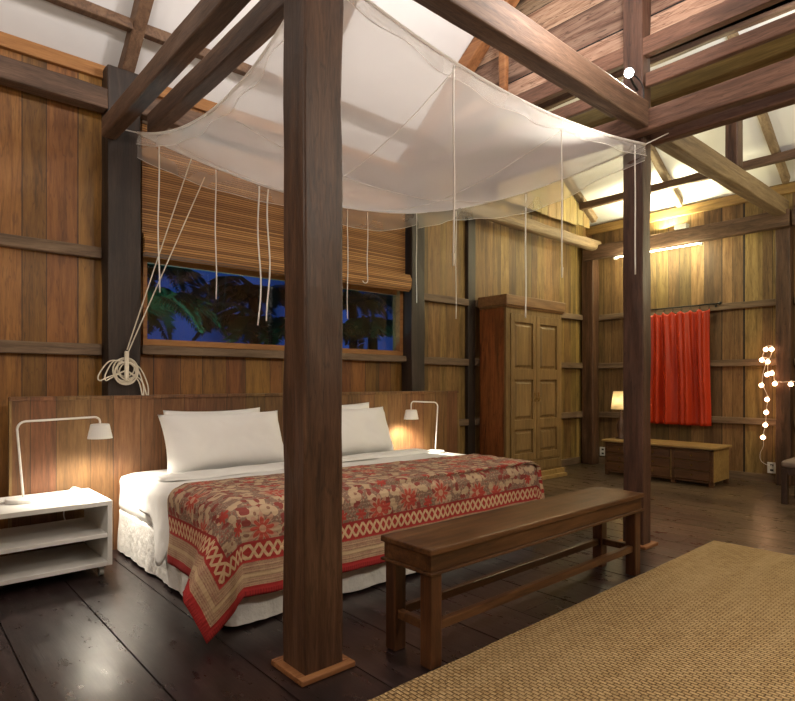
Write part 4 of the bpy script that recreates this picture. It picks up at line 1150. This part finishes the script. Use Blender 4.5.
palms = [((2.0, 6.6), 1.9, 'palm outside the window seen nearest the coiled rope'), ((2.9, 6.9), 1.2, 'low palm outside, second from the left end of the window'), ((3.9, 7.0), 1.8, 'palm outside the middle of the window'),
         ((4.9, 7.2), 1.2, 'low palm outside, hidden mostly by the foreground post'), ((6.0, 7.4), 1.9, 'palm outside the right end of the window'), ((2.6, 8.6), 2.7, 'tall palm furthest back at the left end of the window'), ((4.6, 8.8), 2.5, 'tall palm furthest back at the middle of the window'), ((6.8, 9.0), 2.6, 'tall palm furthest back at the right end of the window')]
for pi_, ((x, y), h, lb) in enumerate(palms):
    t = thing('palm', lb, 'palm tree', (x, y, -.05), 'palms outside the window')
    obj('trunk', tube([(x, y, -.05), (x+.04, y, h*.5), (x, y, h)], [.11,.09,.08], 10), M['trunk'], t, smooth=True)
    for k in range(17):
        obj('frond', frond((x, y, h), k*2*PI/17+pi_, random.uniform(.9,1.35), random.uniform(.6,1.15), pi_*50+k), M['palm'], t)

# ------------------------------------------------------------------ world and lights
w = bpy.data.worlds.new('dusk'); SC.world = w; w.use_nodes = True
nt = w.node_tree; nt.nodes.clear(); g = N(nt)
bg = nt.nodes.new('ShaderNodeBackground'); wo = nt.nodes.new('ShaderNodeOutputWorld'); nt.links.new(bg.outputs[0], wo.inputs[0])
cn = g.noise(g.coord('Generated'), scale=7, detail=5)
g.put(bg.inputs[0], g.ramp(cn, [(.38,(.003,.007,.035)),(.62,(.020,.050,.20))])); bg.inputs[1].default_value = .7

def light(kind, name, loc, energy, color, size=.1, target=None, **k):
    ld = bpy.data.lights.new(name, kind); ld.energy = energy; ld.color = color
    if kind == 'AREA': ld.size = size
    else: ld.shadow_soft_size = size
    for a, b_ in k.items(): setattr(ld, a, b_)
    o = bpy.data.objects.new(name, ld); COL.objects.link(o); o.location = loc
    if target: o.rotation_euler = (Vector(target)-Vector(loc)).to_track_quat('-Z', 'Y').to_euler()
    return o
WARM = (1, .89, .75)
# room uplights behind and beside the camera, washing the roof lining
light('AREA', 'uplight_room', (.0, .3, 3.3), 55, (1,.91,.84), .5, (.0, 2.0, 6.0))
light('AREA', 'uplight_bed', (2.6, 1.2, 3.2), 42, (1,.91,.84), .4, (2.6, 3.2, 5.0))
# unseen point lights added for the broad warm light in the room
light('POINT', 'room_fill', (2.6, -.6, 2.75), 75, WARM, .15)
light('POINT', 'room_fill', (-1.0, 1.8, 2.4), 50, WARM, .15)
light('SPOT', 'post_spot', tuple(sp_p+aim*.02), 120, (1,.92,.80), .04, tuple(sp_p+aim), spot_size=math.radians(110), spot_blend=.5)
# annex
ANX = (1, .91, .55)
light('AREA', 'annex_uplight', (7.27, 3.2, 3.0), 34, ANX, .3, (6.6, 3.3, 4.4))
for yy in (2.95, 3.3, 3.65): light('POINT', 'tube_glow', (7.10, yy, 2.66), 6.5, ANX, .06)
light('AREA', 'gap_roof_fill', (4.5, 1.2, 3.45), 22, (1,.95,.9), .3, (5.2, 1.2, 5.0))  # hidden fill added above the soffit to brighten the roof in the gap
light('POINT', 'annex_fill', (6.0, .0, 2.5), 60, ANX, .1)  # fill added out of view to light the annex and its soffit
light('POINT', 'annex_fill', (5.6, 3.0, 2.75), 14, ANX, .12)  # second added annex fill, a bare point with no fixture
light('POINT', 'table_lamp_light', (lx, ly, sz+.09), 5, (1,.8,.5), .03)
light('POINT', 'palm_fill', (2.2, 5.4, .5), 45, (.30,.85,1), .1)  # unseen cyan fill added to lift the palm leaves

# ------------------------------------------------------------------ camera
cd = bpy.data.cameras.new('camera'); cam = bpy.data.objects.new('camera', cd); COL.objects.link(cam)
cam.location = (0, 0, CAMH); cam.rotation_euler = (PI/2, 0, -math.atan2(515.5, 582.6))
cd.sensor_width = 36; cd.lens = 582.6/795*36; cd.shift_y = (382-350.5)/795; cd.clip_start = .05
SC.camera = cam
SC.view_settings.view_transform = 'Standard'; SC.view_settings.look = 'None'; SC.view_settings.gamma = 1; SC.view_settings.exposure = .62

for o in list(bpy.data.objects):
    if '_o' in o: del o['_o']
